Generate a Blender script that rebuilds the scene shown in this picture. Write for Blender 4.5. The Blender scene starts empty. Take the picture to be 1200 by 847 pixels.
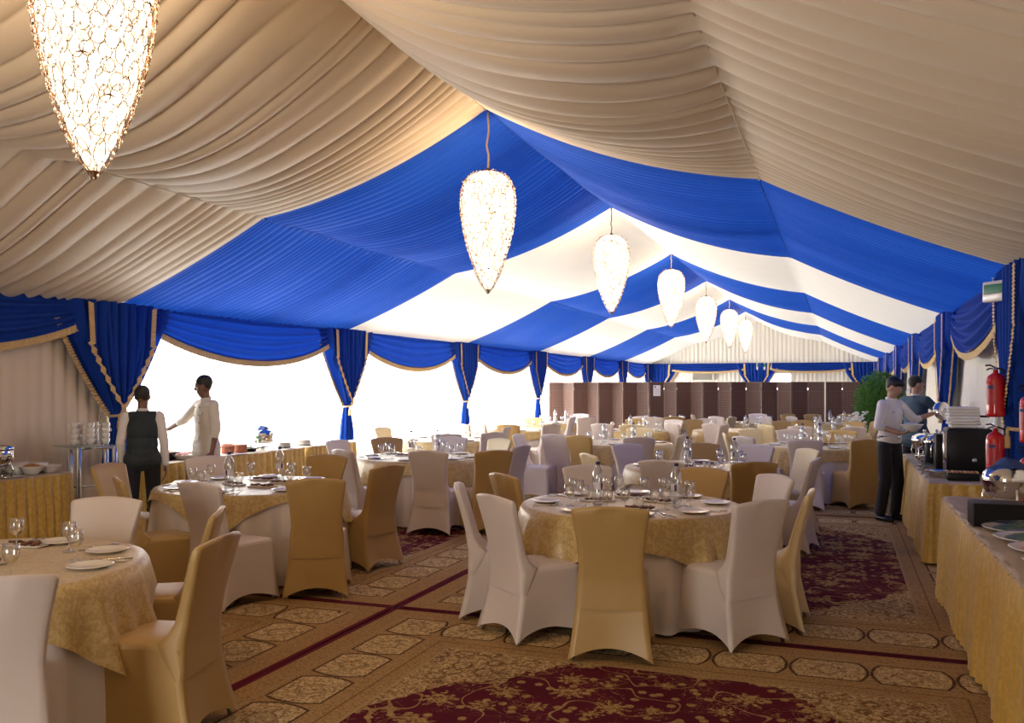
import bpy, math, random
import numpy as np
from mathutils import Vector, Matrix
from math import sin, cos, pi, radians as R

# ------------------------------------------------------------------ camera, world, exposure
C = bpy.context.scene.collection
scn = bpy.context.scene
YAW = math.atan(385 / 1040); CT, ST = cos(YAW), sin(YAW); F = 1040.0; EYE = 1.63; HZ = 452.0
cam_d = bpy.data.cameras.new('camera'); cam = bpy.data.objects.new('camera', cam_d); C.objects.link(cam)
cam_d.sensor_width = 36; cam_d.lens = 36 * F / 1200; cam_d.shift_y = 28.5 / 1200
cam_d.clip_start = 0.05; cam_d.clip_end = 200
cam.location = (0, 0, EYE); cam.rotation_euler = (pi / 2, 0, YAW)
scn.camera = cam
scn.view_settings.view_transform = 'Standard'; scn.view_settings.look = 'None'
scn.view_settings.gamma = 1; scn.view_settings.use_curve_mapping = False
scn.view_settings.exposure = 0.5
W = bpy.data.worlds.new('daylight'); scn.world = W; W.use_nodes = True
bgn = W.node_tree.nodes['Background']
bgn.inputs[0].default_value = (1.0, 0.965, 0.91, 1); bgn.inputs[1].default_value = 9.0
scn.cycles.use_denoising = True
scn.cycles.max_bounces = 10; scn.cycles.diffuse_bounces = 5; scn.cycles.glossy_bounces = 4
scn.cycles.transmission_bounces = 6; scn.cycles.transparent_max_bounces = 16
scn.cycles.sample_clamp_indirect = 6.0
scn.cycles.caustics_reflective = False; scn.cycles.caustics_refractive = False
CORE_EMIT = 6.0

# ------------------------------------------------------------------ tent dimensions (metres)
XL, XR, XRIDGE = -7.87, 1.45, -3.21
ZE, ZP, ZR, DP = 2.51, 3.42, 4.30, 2.55
Y0, BAY = 7.95, 5.0
YB = Y0 + 6 * BAY          # far gable
YF = Y0 - 2 * BAY          # wall behind the photographer

def px(x, fwd):
    """pixel column + distance along the view -> floor point"""
    lat = (x - 600) / F * fwd
    return lat * CT - fwd * ST, lat * ST + fwd * CT

# window light portals (daylight enters through the left side wall)
def portal(y0, y1, x, ang):
    l = bpy.data.lights.new('window_portal', 'AREA'); l.shape = 'RECTANGLE'
    l.size = y1 - y0; l.size_y = ZE; l.cycles.is_portal = True
    o = bpy.data.objects.new('window_portal', l); C.objects.link(o)
    o.location = (x, (y0 + y1) / 2, ZE / 2); o.rotation_euler = (0, ang, 0)
    l.size, l.size_y = ZE, y1 - y0

# ------------------------------------------------------------------ materials
class NT:
    def __init__(s, name):
        s.m = bpy.data.materials.new(name); s.m.use_nodes = True
        s.t = s.m.node_tree; s.n = s.t.nodes; s.l = s.t.links
        s.out = s.n['Material Output']; s.b = s.n['Principled BSDF']
    def set(s, sock, v):
        if hasattr(v, 'is_output'): s.l.new(v, sock)
        elif isinstance(v, (tuple, list)) and len(v) == 3 and sock.type == 'RGBA': sock.default_value = (*v, 1)
        else: sock.default_value = v
    def M(s, op, a, b=None, c=None, clamp=False):
        n = s.n.new('ShaderNodeMath'); n.operation = op; n.use_clamp = clamp
        s.set(n.inputs[0], a)
        if b is not None: s.set(n.inputs[1], b)
        if c is not None: s.set(n.inputs[2], c)
        return n.outputs[0]
    def mix(s, f, a, b):
        n = s.n.new('ShaderNodeMix'); n.data_type = 'RGBA'
        s.set(n.inputs[0], f); s.set(n.inputs[6], a); s.set(n.inputs[7], b)
        return n.outputs[2]
    def noise(s, scale, detail=2, vec=None, rough=.5, dist=0):
        n = s.n.new('ShaderNodeTexNoise'); n.inputs['Scale'].default_value = scale
        n.inputs['Detail'].default_value = detail; n.inputs['Roughness'].default_value = rough
        n.inputs['Distortion'].default_value = dist
        if vec is not None: s.l.new(vec, n.inputs['Vector'])
        return n.outputs[0]
    def coord(s, kind='Object'):
        return s.n.new('ShaderNodeTexCoord').outputs[kind]
    def sep(s, v):
        n = s.n.new('ShaderNodeSeparateXYZ'); s.l.new(v, n.inputs[0]); return n.outputs
    def comb(s, x, y, z=0.0):
        n = s.n.new('ShaderNodeCombineXYZ'); s.set(n.inputs[0], x); s.set(n.inputs[1], y); s.set(n.inputs[2], z); return n.outputs[0]
    def step(s, a, lo, hi):
        n = s.n.new('ShaderNodeMapRange'); n.interpolation_type = 'SMOOTHSTEP'
        s.set(n.inputs[0], a); n.inputs[1].default_value = lo; n.inputs[2].default_value = hi
        return n.outputs[0]
    def bump(s, h, strength=.3, dist=.01):
        n = s.n.new('ShaderNodeBump'); n.inputs['Strength'].default_value = strength; n.inputs['Distance'].default_value = dist
        s.set(n.inputs['Height'], h); s.l.new(n.outputs[0], s.b.inputs['Normal'])

def mat(name, col, rough=.6, metal=0, sheen=0, var=.06, vscale=6, bump=0, bscale=200, spec=.5, emit=None, es=0, coat=0):
    t = NT(name)
    c = t.coord()
    nz = t.noise(vscale, 3, c)
    dark = tuple(v * (1 - var) for v in col); light = tuple(min(1, v * (1 + var)) for v in col)
    t.set(t.b.inputs['Base Color'], t.mix(nz, dark, light))
    t.b.inputs['Roughness'].default_value = rough; t.b.inputs['Metallic'].default_value = metal
    t.b.inputs['Specular IOR Level'].default_value = spec
    t.b.inputs['Coat Weight'].default_value = coat
    if sheen:
        t.b.inputs['Sheen Weight'].default_value = sheen; t.b.inputs['Sheen Roughness'].default_value = .4
    if emit: t.b.inputs['Emission Color'].default_value = (*emit, 1); t.b.inputs['Emission Strength'].default_value = es
    if bump: t.bump(t.noise(bscale, 2, c), bump, .002)
    return t.m

def cloth_translucent(name, col, trans, rough=.7, through=None, var=.04, clear=0):
    t = NT(name); n = t.n
    c = t.coord(); nz = t.noise(3, 3, c)
    colr = t.mix(nz, tuple(v * (1 - var) for v in col), tuple(min(1, v * (1 + var)) for v in col))
    t.set(t.b.inputs['Base Color'], colr); t.b.inputs['Roughness'].default_value = rough
    t.b.inputs['Specular IOR Level'].default_value = .12
    tr = n.new('ShaderNodeBsdfTranslucent'); tr.inputs[0].default_value = (*(through or col), 1)
    mx = n.new('ShaderNodeMixShader'); mx.inputs[0].default_value = trans
    t.l.new(t.b.outputs[0], mx.inputs[1]); t.l.new(tr.outputs[0], mx.inputs[2])
    o = mx.outputs[0]
    if clear:
        tp = n.new('ShaderNodeBsdfTransparent'); m2 = n.new('ShaderNodeMixShader'); m2.inputs[0].default_value = clear
        t.l.new(o, m2.inputs[1]); t.l.new(tp.outputs[0], m2.inputs[2]); o = m2.outputs[0]
    t.l.new(o, t.out.inputs[0])
    return t.m

def glass_mat(name, tint=(1, 1, 1), clear=.86, rough=.02, edge=.75):
    t = NT(name); n = t.n
    tp = n.new('ShaderNodeBsdfTransparent'); tp.inputs[0].default_value = (*tint, 1)
    gl = n.new('ShaderNodeBsdfGlossy'); gl.inputs['Roughness'].default_value = rough
    lw = n.new('ShaderNodeLayerWeight'); lw.inputs[0].default_value = .35
    f = t.M('MULTIPLY_ADD', lw.outputs['Facing'], edge, 1 - clear, clamp=True)
    f = t.M('ADD', f, t.M('MULTIPLY', t.noise(30, 1, t.coord()), .06), clamp=True)
    mx = n.new('ShaderNodeMixShader'); t.l.new(f, mx.inputs[0])
    t.l.new(tp.outputs[0], mx.inputs[1]); t.l.new(gl.outputs[0], mx.inputs[2]); t.l.new(mx.outputs[0], t.out.inputs[0])
    return t.m

MT = {}
MT['shaded_lining'] = mat('shaded_lining', (.74, .64, .50), .62, var=.05, vscale=1.5, sheen=.15)  # white ceiling fabric with shade and warm lamp light mixed into its colour
MT['cream_wall'] = mat('cream_wall_lining', (.72, .62, .50), .75, var=.04, vscale=2)
MT['white_lining'] = cloth_translucent('white_lining', (.70, .69, .68), .035, .7, (.9, .88, .84))
MT['white_wall'] = mat('white_wall_lining', (.80, .77, .70), .75, var=.03, vscale=2)
MT['blue_lining'] = cloth_translucent('blue_lining', (.012, .060, .34), .045, .7, (.012, .10, .62), var=.12)
MT['blue_drape'] = cloth_translucent('blue_drape', (.010, .050, .34), .08, .85, (.01, .07, .50), var=.15)
MT['sheer'] = cloth_translucent('sheer_window_curtain', (.9, .9, .88), .75, .8, (.95, .95, .93), clear=.30)
MT['fringe'] = mat('gold_fringe', (.62, .44, .20), .7, var=.3, vscale=60, bump=.6, bscale=90)
MT['gold_cover'] = mat('gold_stretch_cover', (.43, .275, .095), .42, var=.05, vscale=4, sheen=.25, bump=.15, bscale=350)
MT['pale_gold_cover'] = mat('lit_gold_stretch_cover', (.70, .58, .34), .45, var=.05, vscale=4, sheen=.25, bump=.15, bscale=350)  # the gold cover again, with the light falling on it put into the colour
MT['white_cover'] = mat('white_stretch_cover', (.63, .55, .51), .48, var=.04, vscale=4, sheen=.2, bump=.15, bscale=350)
MT['white_cloth'] = mat('white_tablecloth', (.66, .60, .56), .7, var=.04, vscale=5, bump=.2, bscale=300)
MT['metal'] = mat('brushed_metal', (.55, .54, .52), .3, 1)
MT['chrome'] = mat('polished_silver', (.82, .80, .77), .13, 1, var=.1, vscale=15)
MT['china'] = mat('white_china', (.80, .77, .72), .18, var=.02, coat=.3)
MT['black'] = mat('black_plastic', (.010, .009, .010), .35, var=.2, spec=.25)
MT['dark'] = mat('dark_wood', (.05, .025, .02), .5, var=.3, vscale=12)
MT['glass'] = glass_mat('clear_glass', clear=.90)
MT['green_glass'] = glass_mat('green_tinted_glass', (.80, .95, .90), .78)
MT['plastic_wrap'] = glass_mat('clear_plastic_wrap', clear=.96, rough=.3, edge=.12)
MT['water'] = glass_mat('water_bottle_plastic', (.93, .95, .98), .80, .05)
MT['label_paper'] = mat('bottle_label', (.72, .72, .78), .5, var=.3, vscale=50)
MT['label_purple'] = mat('purple_label_band', (.10, .03, .12), .5)
MT['cap'] = mat('dark_blue_cap', (.02, .02, .09), .4)
MT['food'] = mat('dried_dates', (.13, .045, .02), .45, var=.7, vscale=70, bump=.8, bscale=60)
MT['crumble'] = mat('orange_food', (.45, .20, .06), .6, var=.5, vscale=60, bump=.8, bscale=60)
MT['salad'] = mat('green_salad', (.06, .12, .04), .6, var=.8, vscale=40, bump=1, bscale=50)
MT['pink_food'] = mat('pink_dessert', (.55, .22, .20), .5, var=.5, vscale=30, bump=1, bscale=40)
MT['terracotta'] = mat('terracotta', (.36, .12, .06), .65, var=.2, vscale=20)
MT['red'] = mat('red_enamel', (.55, .012, .02), .25, coat=.5, var=.05)
MT['paper'] = mat('white_paper', (.8, .8, .8), .7)
MT['screen_frame'] = mat('screen_frame_wood', (.14, .075, .05), .5, var=.25, vscale=14)
MT['skin'] = mat('brown_skin', (.20, .095, .06), .5, var=.08, vscale=12)
MT['skin_light'] = mat('light_brown_skin', (.42, .24, .16), .5, var=.08, vscale=12)
MT['hair'] = mat('black_hair', (.012, .010, .010), .5, var=.4, vscale=50, bump=.5, bscale=120)
MT['shirt'] = mat('white_shirt', (.76, .72, .70), .75, var=.05, vscale=9, bump=.25, bscale=40)
MT['coat'] = mat('white_chef_coat', (.74, .68, .60), .75, var=.05, vscale=9, bump=.25, bscale=40)
MT['vest'] = mat('dark_waistcoat', (.020, .030, .038), .7, var=.2, vscale=30)
MT['trouser'] = mat('black_trousers', (.010, .009, .014), .75, var=.3, vscale=20)
MT['suit'] = mat('slate_blue_suit', (.045, .085, .13), .75, var=.15, vscale=20)
MT['leather'] = mat('black_leather', (.01, .01, .01), .25)
MT['napkin_blue'] = mat('blue_napkin', (.02, .05, .20), .7, bump=.3)
MT['leaf'] = mat('ficus_leaves', (.09, .24, .04), .5, var=.6, vscale=14)
MT['bark'] = mat('tree_bark', (.12, .07, .04), .8, var=.3, vscale=20)
MT['napkin'] = mat('white_napkin', (.78, .76, .74), .8)
MT['green_sign'] = mat('green_sign_face', (.02, .22, .12), .4)
MT['cord'] = mat('pale_cord', (.62, .45, .30), .6)
MT['bronze'] = mat('bronze_wire', (.16, .07, .03), .5, .3)
MT['crystal'] = mat('crystal_beads', (.9, .85, .78), .08, .25, coat=.6)

def satin(name, col, light, wscale=9):
    t = NT(name); c = t.coord()
    w = t.n.new('ShaderNodeTexNoise'); w.inputs['Scale'].default_value = wscale; w.inputs['Detail'].default_value = 4
    w.inputs['Distortion'].default_value = 1.2; t.l.new(c, w.inputs['Vector'])
    t.set(t.b.inputs['Base Color'], t.mix(t.step(w.outputs[0], .42, .6), col, light))
    t.b.inputs['Roughness'].default_value = .38; t.b.inputs['Sheen Weight'].default_value = .3
    t.bump(t.noise(260, 2, c), .25, .002)
    return t.m
MT['gold_cloth'] = satin('gold_brocade_cloth', (.44, .30, .11), (.56, .42, .18), 34)
MT['skirt'] = satin('gold_table_skirt', (.50, .30, .045), (.58, .37, .08), 22)
MT['buffet_top'] = mat('beige_buffet_cloth', (.46, .38, .29), .6, var=.1, vscale=8)

def core_mat():
    t = NT('chandelier_lit_glass'); n = t.n
    v = n.new('ShaderNodeTexVoronoi'); v.inputs['Scale'].default_value = 16; t.l.new(t.coord(), v.inputs['Vector'])
    s = t.step(v.outputs['Distance'], .1, .75)
    e = n.new('ShaderNodeEmission')
    t.set(e.inputs[0], t.mix(s, (1, .84, .62), (1, .68, .40)))
    t.set(e.inputs[1], t.M('MULTIPLY_ADD', s, -CORE_EMIT * .72, CORE_EMIT))
    tp = n.new('ShaderNodeBsdfTransparent'); mx = n.new('ShaderNodeMixShader'); mx.inputs[0].default_value = .35
    t.l.new(e.outputs[0], mx.inputs[1]); t.l.new(tp.outputs[0], mx.inputs[2])
    t.l.new(mx.outputs[0], t.out.inputs[0]); return t.m
MT['core'] = core_mat()

def woven_mat():
    t = NT('woven_screen_panel'); c = t.sep(t.coord())
    u = t.M('MULTIPLY', c[0], 2 * pi / .09); v = t.M('MULTIPLY', c[2], 2 * pi / .09)
    a = t.M('SINE', t.M('ADD', u, v)); b = t.M('SINE', t.M('SUBTRACT', u, v))
    p = t.M('MULTIPLY', a, b)
    fine = t.M('SINE', t.M('MULTIPLY', c[2], 900))
    nz = t.noise(7, 3, t.coord())
    col = t.mix(t.step(p, -.2, .55), (.035, .014, .010), (.20, .095, .06))
    col = t.mix(t.step(c[2], 1.48, 1.50), col, (.08, .038, .027))
    col = t.mix(t.M('MULTIPLY', nz, .5), col, (.12, .055, .038))
    t.set(t.b.inputs['Base Color'], col); t.b.inputs['Roughness'].default_value = .5
    t.bump(t.M('ADD', p, t.M('MULTIPLY', fine, .3)), .5, .004)
    return t.m
MT['woven'] = woven_mat()

RA, RB = 2.18, 2.98        # half sizes of one carpet
def rug_mat():
    t = NT('patterned_carpet'); co = t.coord(); x, y, z = t.sep(co)
    M = t.M
    ax = M('ABSOLUTE', x); ay = M('ABSOLUTE', y)
    dx = M('SUBTRACT', RA, ax); dy = M('SUBTRACT', RB, ay); d = M('MINIMUM', dx, dy)
    n1 = t.noise(28, 4, co, .65); n2 = t.noise(7, 3, co); n3 = t.noise(60, 3, co, .7)
    tan = (.37, .225, .10); cream = (.62, .45, .23); brown = (.11, .052, .022); maroon = (.125, .006, .026)
    dmar = (.075, .006, .018)
    # mottled light ground
    ground = t.mix(t.step(n1, .42, .58), tan, cream)
    ground = t.mix(M('MULTIPLY', t.step(n3, .50, .60), .85), ground, brown)
    # scrolling leaf rings on the light ground
    v0 = t.n.new('ShaderNodeTexVoronoi'); v0.inputs['Scale'].default_value = 6; t.l.new(co, v0.inputs['Vector'])
    ring = M('ABSOLUTE', M('SUBTRACT', v0.outputs['Distance'], M('MULTIPLY_ADD', n1, .4, .15)))
    ground = t.mix(M('MULTIPLY', M('SUBTRACT', 1, t.step(ring, .02, .07)), .7), ground, brown)
    # guard band
    guard = t.mix(t.step(n3, .40, .55), (.29, .17, .07), (.44, .28, .125))
    # cartouche band
    c = M('DIVIDE', M('SUBTRACT', d, .40), .19)
    ac = M('ABSOLUTE', c)
    isx = M('LESS_THAN', dx, dy)
    s = M('ADD', M('MULTIPLY', isx, y), M('MULTIPLY', M('SUBTRACT', 1, isx), x))
    sp = M('ABSOLUTE', M('MULTIPLY_ADD', M('FRACT', M('DIVIDE', M('ADD', s, 50), .44)), 2, -1))
    hexv = M('ADD', M('MULTIPLY', sp, .92), M('MULTIPLY', M('MULTIPLY', ac, ac), .25))
    hexv = M('MAXIMUM', hexv, ac)
    cart = t.mix(t.step(n1, .40, .60), (.46, .31, .15), (.70, .53, .29))
    med = M('ADD', M('MULTIPLY', sp, 1.0), M('MULTIPLY', ac, .8))
    cart = t.mix(M('MULTIPLY', M('SUBTRACT', 1, t.step(M('ABSOLUTE', M('SUBTRACT', M('ADD', med, M('MULTIPLY_ADD', n1, .8, -.4)), .42)), .03, .10)), .45), cart, brown)
    cart = t.mix(M('MULTIPLY', t.step(n3, .52, .61), .85), cart, brown)
    outl = M('SUBTRACT', 1, t.step(M('ABSOLUTE', M('SUBTRACT', M('ADD', hexv, M('MULTIPLY_ADD', n1, .10, -.05)), .88)), .028, .06))
    cart = t.mix(M('MULTIPLY', outl, M('MULTIPLY', t.step(n3, .25, .42), .95)), cart, (.06, .022, .014))
    cart = t.mix(t.step(hexv, .90, .93), cart, guard)
    # maroon field with floral motifs
    v = t.n.new('ShaderNodeTexVoronoi'); v.inputs['Scale'].default_value = 3.3; v.voronoi_dimensions = '2D'
    v.inputs['Randomness'].default_value = .75; t.l.new(co, v.inputs['Vector'])
    ps = t.sep(v.outputs['Position'])
    ddx = M('SUBTRACT', x, ps[0]); ddy = M('SUBTRACT', y, ps[1])
    ang = M('ARCTAN2', ddy, ddx)
    csep = t.n.new('ShaderNodeSeparateColor'); t.l.new(v.outputs['Color'], csep.inputs[0])
    pet = M('MULTIPLY_ADD', M('COSINE', M('ADD', M('MULTIPLY', ang, 9), M('MULTIPLY', csep.outputs[1], 6))), .10, .30)
    pet = M('MULTIPLY', pet, M('MULTIPLY_ADD', csep.outputs[0], .75, .45))
    rr = M('ADD', v.outputs['Distance'], M('ADD', M('MULTIPLY_ADD', n1, .5, -.25), M('MULTIPLY_ADD', n3, .35, -.175)))
    flower = M('LESS_THAN', rr, pet)
    v3 = t.n.new('ShaderNodeTexVoronoi'); v3.inputs['Scale'].default_value = 11; v3.voronoi_dimensions = '2D'; t.l.new(co, v3.inputs['Vector'])
    cs3 = t.n.new('ShaderNodeSeparateColor'); t.l.new(v3.outputs['Color'], cs3.inputs[0])
    small = M('MULTIPLY', M('LESS_THAN', M('ADD', v3.outputs['Distance'], M('MULTIPLY_ADD', n3, .3, -.15)), .26), M('GREATER_THAN', cs3.outputs[0], .60))
    cn = t.noise(11, 2, co, .5, 1.5); curl = M('MULTIPLY', M('LESS_THAN', M('ABSOLUTE', M('SUBTRACT', cn, .5)), .016), t.step(t.noise(3.1, 1, co), .46, .52))
    vn = t.noise(2.3, 1, co, .4)
    vine = M('LESS_THAN', M('ABSOLUTE', M('SUBTRACT', vn, .5)), .0055)
    gold = t.mix(t.step(n3, .4, .6), (.34, .19, .06), (.52, .36, .15))
    field = t.mix(n2, maroon, dmar)
    field = t.mix(M('MULTIPLY', curl, .55), field, gold)
    field = t.mix(M('MULTIPLY', vine, .75), field, gold)
    field = t.mix(M('MULTIPLY', small, .85), field, gold)
    field = t.mix(M('MULTIPLY', flower, M('MULTIPLY_ADD', t.step(t.noise(45, 2, co), .42, .52), .75, .2)), field, gold)
    wob = t.noise(5, 3, co, .6)
    scal = M('ABSOLUTE', M('SINE', M('MULTIPLY', x, 5.2)))
    lens = M('ADD', M('MULTIPLY', M('MULTIPLY', x, x), .62), M('ADD', ay, M('MULTIPLY_ADD', wob, .5, -.25)))
    lens = M('ADD', lens, M('MULTIPLY', scal, .10))
    infield = M('LESS_THAN', lens, 2.35)
    inner = t.mix(infield, ground, field)
    # assemble by distance from the edge
    col = t.mix(t.step(d, .790, .792), (.42, .30, .15), inner)
    col = t.mix(t.step(d, .772, .774), guard, col)
    line = M('LESS_THAN', M('ABSOLUTE', M('SUBTRACT', d, .675)), .006)
    col = t.mix(M('MULTIPLY', line, .6), col, brown)
    col = t.mix(t.step(d, .598, .60), cart, col)
    col = t.mix(t.step(d, .20, .202), guard, col)
    col = t.mix(M('MULTIPLY', M('LESS_THAN', M('ABSOLUTE', M('SUBTRACT', d, .19)), .008), .8), col, (.40, .29, .15))
    col = t.mix(t.step(d, .036, .04), maroon, col)
    col = t.mix(t.M('MULTIPLY', t.noise(220, 2, co), .22), col, (.05, .03, .02))
    t.set(t.b.inputs['Base Color'], col); t.b.inputs['Roughness'].default_value = .95
    t.b.inputs['Specular IOR Level'].default_value = .1
    t.bump(t.noise(300, 2, co), .5, .004)
    return t.m
MT['rug'] = rug_mat()

# ------------------------------------------------------------------ geometry helpers
class MB:
    def __init__(s): s.v = []; s.f = []
    def raw(s, vs, fs):
        o = len(s.v); s.v += [tuple(p) for p in vs]; s.f += [tuple(i + o for i in f) for f in fs]; return s
    def box(s, c, size, rot=None, bev=0):
        hx, hy, hz = [q / 2 for q in size]
        if bev:
            return s.rbox(c, size, bev, rot)
        vs = [Vector((x, y, z)) for x in (-hx, hx) for y in (-hy, hy) for z in (-hz, hz)]
        if rot is not None: vs = [rot @ p for p in vs]
        vs = [p + Vector(c) for p in vs]
        return s.raw(vs, [(0, 1, 3, 2), (4, 6, 7, 5), (0, 4, 5, 1), (2, 3, 7, 6), (0, 2, 6, 4), (1, 5, 7, 3)])
    def rbox(s, c, size, b, rot=None):
        hx, hy, hz = [q / 2 for q in size]; b = min(b, hx * .9, hy * .9, hz * .9)
        rings = []
        for z, ins in ((-hz, b), (-hz + b * .3, b * .3), (-hz + b, 0), (hz - b, 0), (hz - b * .3, b * .3), (hz, b)):
            rings.append([(x, y, z) for x, y in rrect(hx - ins, hy - ins, b, 3)])
        n = len(rings[0]); vs = [Vector(p) for r in rings for p in r]
        if rot is not None: vs = [rot @ p for p in vs]
        vs = [p + Vector(c) for p in vs]
        fs = [(k * n + i, k * n + (i + 1) % n, (k + 1) * n + (i + 1) % n, (k + 1) * n + i) for k in range(5) for i in range(n)]
        fs += [tuple(range(n))[::-1], tuple(range(5 * n, 6 * n))]
        return s.raw(vs, fs)
    def grid(s, fn, nu, nv, wrap=False):
        vs = [fn(i / nu, j / nv) for j in range(nv + 1) for i in range(nu if wrap else nu + 1)]
        w = nu if wrap else nu + 1; fs = []
        for j in range(nv):
            for i in range(nu):
                a = j * w + i; b = j * w + (i + 1) % w
                fs.append((a, b, b + w, a + w))
        return s.raw(vs, fs)
    def lathe(s, prof, c=(0, 0, 0), seg=24, cap=True):
        cx, cy, cz = c; n = seg; vs = []; fs = []
        for r, z in prof:
            for i in range(n):
                a = 2 * pi * i / n; vs.append((cx + r * cos(a), cy + r * sin(a), cz + z))
        for k in range(len(prof) - 1):
            for i in range(n):
                fs.append((k * n + i, k * n + (i + 1) % n, (k + 1) * n + (i + 1) % n, (k + 1) * n + i))
        if cap:
            if prof[0][0] > 1e-4: fs.append(tuple(range(n))[::-1])
            if prof[-1][0] > 1e-4: fs.append(tuple(range((len(prof) - 1) * n, len(prof) * n)))
        return s.raw(vs, fs)
    def tube(s, pts, r, seg=8, closed=False, cap=True):
        pts = [Vector(p) for p in pts]; n = len(pts); vs = []; fs = []
        rs = r if isinstance(r, (list, tuple)) else [r] * n
        up = None
        for k, p in enumerate(pts):
            if closed: d = pts[(k + 1) % n] - pts[k - 1]
            else: d = pts[min(k + 1, n - 1)] - pts[max(k - 1, 0)]
            d.normalize()
            if up is None:
                up = Vector((0, 0, 1)) if abs(d.z) < .9 else Vector((1, 0, 0))
            u = d.cross(up); u.normalize(); w = u.cross(d); up = w
            for i in range(seg):
                a = 2 * pi * i / seg; vs.append(p + (u * cos(a) + w * sin(a)) * rs[k])
        m = n if closed else n - 1
        for k in range(m):
            for i in range(seg):
                q = (k + 1) % n
                fs.append((k * seg + i, k * seg + (i + 1) % seg, q * seg + (i + 1) % seg, q * seg + i))
        if not closed and cap: fs += [tuple(range(seg))[::-1], tuple(range((n - 1) * seg, n * seg))]
        return s.raw(vs, fs)
    def cone(s, p0, r0, p1, r1, seg=14):
        """tapered capsule"""
        p0, p1 = Vector(p0), Vector(p1); d = p1 - p0; L = d.length; d.normalize()
        prof = []
        for k in range(6): a = pi / 2 * k / 5; prof.append((r0 * sin(a), -r0 * cos(a)))
        for k in range(6): a = pi / 2 * k / 5; prof.append((r1 * cos(a), L + r1 * sin(a)))
        q = d.to_track_quat('Z', 'Y'); m = MB().lathe(prof, seg=seg, cap=False)
        return s.raw([q @ Vector(v) + p0 for v in m.v], m.f)
    def ell(s, c, r, rot=None, seg=20):
        prof = [(sin(pi * k / 12), -cos(pi * k / 12)) for k in range(13)]
        m = MB().lathe(prof, seg=seg, cap=False); c = Vector(c)
        vs = [Vector((v[0] * r[0], v[1] * r[1], v[2] * r[2])) for v in m.v]
        if rot is not None: vs = [rot @ v for v in vs]
        return s.raw([v + c for v in vs], m.f)
    def build(s, name, m, parent=None, smooth=True, loc=None, rotz=0):
        me = bpy.data.meshes.new(name); me.from_pydata(s.v, [], s.f)
        if smooth: me.polygons.foreach_set('use_smooth', [True] * len(me.polygons))
        me.materials.append(MT[m] if isinstance(m, str) else m); me.update()
        o = bpy.data.objects.new(name, me); C.objects.link(o)
        if parent is not None: o.parent = parent
        if loc is not None: o.location = loc
        o.rotation_euler = (0, 0, rotz)
        return o

def rrect(hx, hy, r, k=4):
    pts = []
    for cx, cy, a0 in ((hx - r, hy - r, 0), (-hx + r, hy - r, pi / 2), (-hx + r, -hy + r, pi), (hx - r, -hy + r, 1.5 * pi)):
        for i in range(k + 1):
            a = a0 + pi / 2 * i / k; pts.append((cx + r * cos(a), cy + r * sin(a)))
    return pts

def tag(o, label, cat=None, group=None, kind=None):
    if label: o['label'] = label
    if cat: o['category'] = cat
    if group: o['group'] = group
    if kind: o['kind'] = kind
    return o
def thing(name, label, cat, loc=(0, 0, 0), rotz=0, group=None):
    o = bpy.data.objects.new(name, None); C.objects.link(o); o.location = loc; o.rotation_euler = (0, 0, rotz)
    o.empty_display_size = .1
    return tag(o, label, cat, group)
def struct(o): o['kind'] = 'structure'; return o
def dup(src, loc, rotz, label, group=None, cat=None):
    def cp(o, par):
        c = o.copy(); C.objects.link(c); c.parent = par
        for ch in o.children: cp(ch, c)
        return c
    r = cp(src, None); r.location = loc; r.rotation_euler = (0, 0, rotz); r['label'] = label
    if group: r['group'] = group
    return r
def lerp(a, b, t): return a + (b - a) * t
def interp(x, xs, ys): return float(np.interp(x, xs, ys))

# ------------------------------------------------------------------ STRUCTURE: floor
fl = MB().box(((XL + XR) / 2, (YB + YF) / 2, -.06), (XR - XL + .4, YB - YF + .4, .1)).build('floor', mat('floor_boards', (.16, .11, .06), .8), smooth=False)
struct(fl)

# ------------------------------------------------------------------ ceiling linings, bay by bay
def base_z(X):
    q = abs(X - XRIDGE); side = -1 if X < XRIDGE else 1
    wall = (XRIDGE - XL) if side < 0 else (XR - XRIDGE)
    if q < DP: return lerp(ZR, ZP, q / DP), q / DP, 0
    v = min(1, (q - DP) / (wall - DP)); return lerp(ZP, ZE, v), v, 1

def ceiling_bay(k, material, pleat, amp, sag_mid, sag_edge, nY, nX, seed):
    y0 = Y0 + k * BAY
    rnd = random.Random(seed)
    # fold phase: gathered tight at both frames, broad in mid bay
    N = 400; dens = []
    for i in range(N + 1):
        s = i / N; edge = abs(2 * s - 1)
        dens.append(1 / (pleat * (1 + (0 if k > 0 else (1.9 if k < 0 else .35)) * (1 - edge ** 1.5)) * (1 + .28 * sin(s * 23 + seed) + .2 * sin(s * 61 + 2 * seed))))
    cum = np.concatenate([[0], np.cumsum(dens)]) * BAY / N
    ss = np.linspace(0, 1, len(cum))
    def fn(u, v):
        X = XL + (XR - XL) * u; s = v; Y = y0 + BAY * s
        z, w, lower = base_z(X)
        bow = 4 * w * (1 - w)
        sg = (sag_edge + sag_mid * max(0, sin(pi * s)) ** 1.2) * (1 if not lower else .35)
        # fabric hangs: folds drift toward the bay centre where it sags
        ph = float(np.interp(s, ss, cum)) + .35 * sin(3.1 * X + seed + 5 * s) * .3 + .25 * bow * sin(pi * s)
        fr = ph % 1.0
        fold = (abs(sin(pi * fr)) ** .7) - .6
        wide = 1 + (1.1 if k <= 0 else .2) * sin(pi * s)
        a = amp * wide * (.55 + .45 * sin(7 * s + X * .6 + seed) ** 2)
        a *= min(1, min(s, 1 - s) / .02 + .0)
        z -= sg * bow + a * fold * (.75 if lower else 1)
        if k < 0: z -= .02 * sin(9 * s + 1.3 * X) * sin(pi * s)
        return (X, Y, z)
    o = MB().grid(fn, nX, nY).build('ceiling', material)
    return struct(o)
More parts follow.
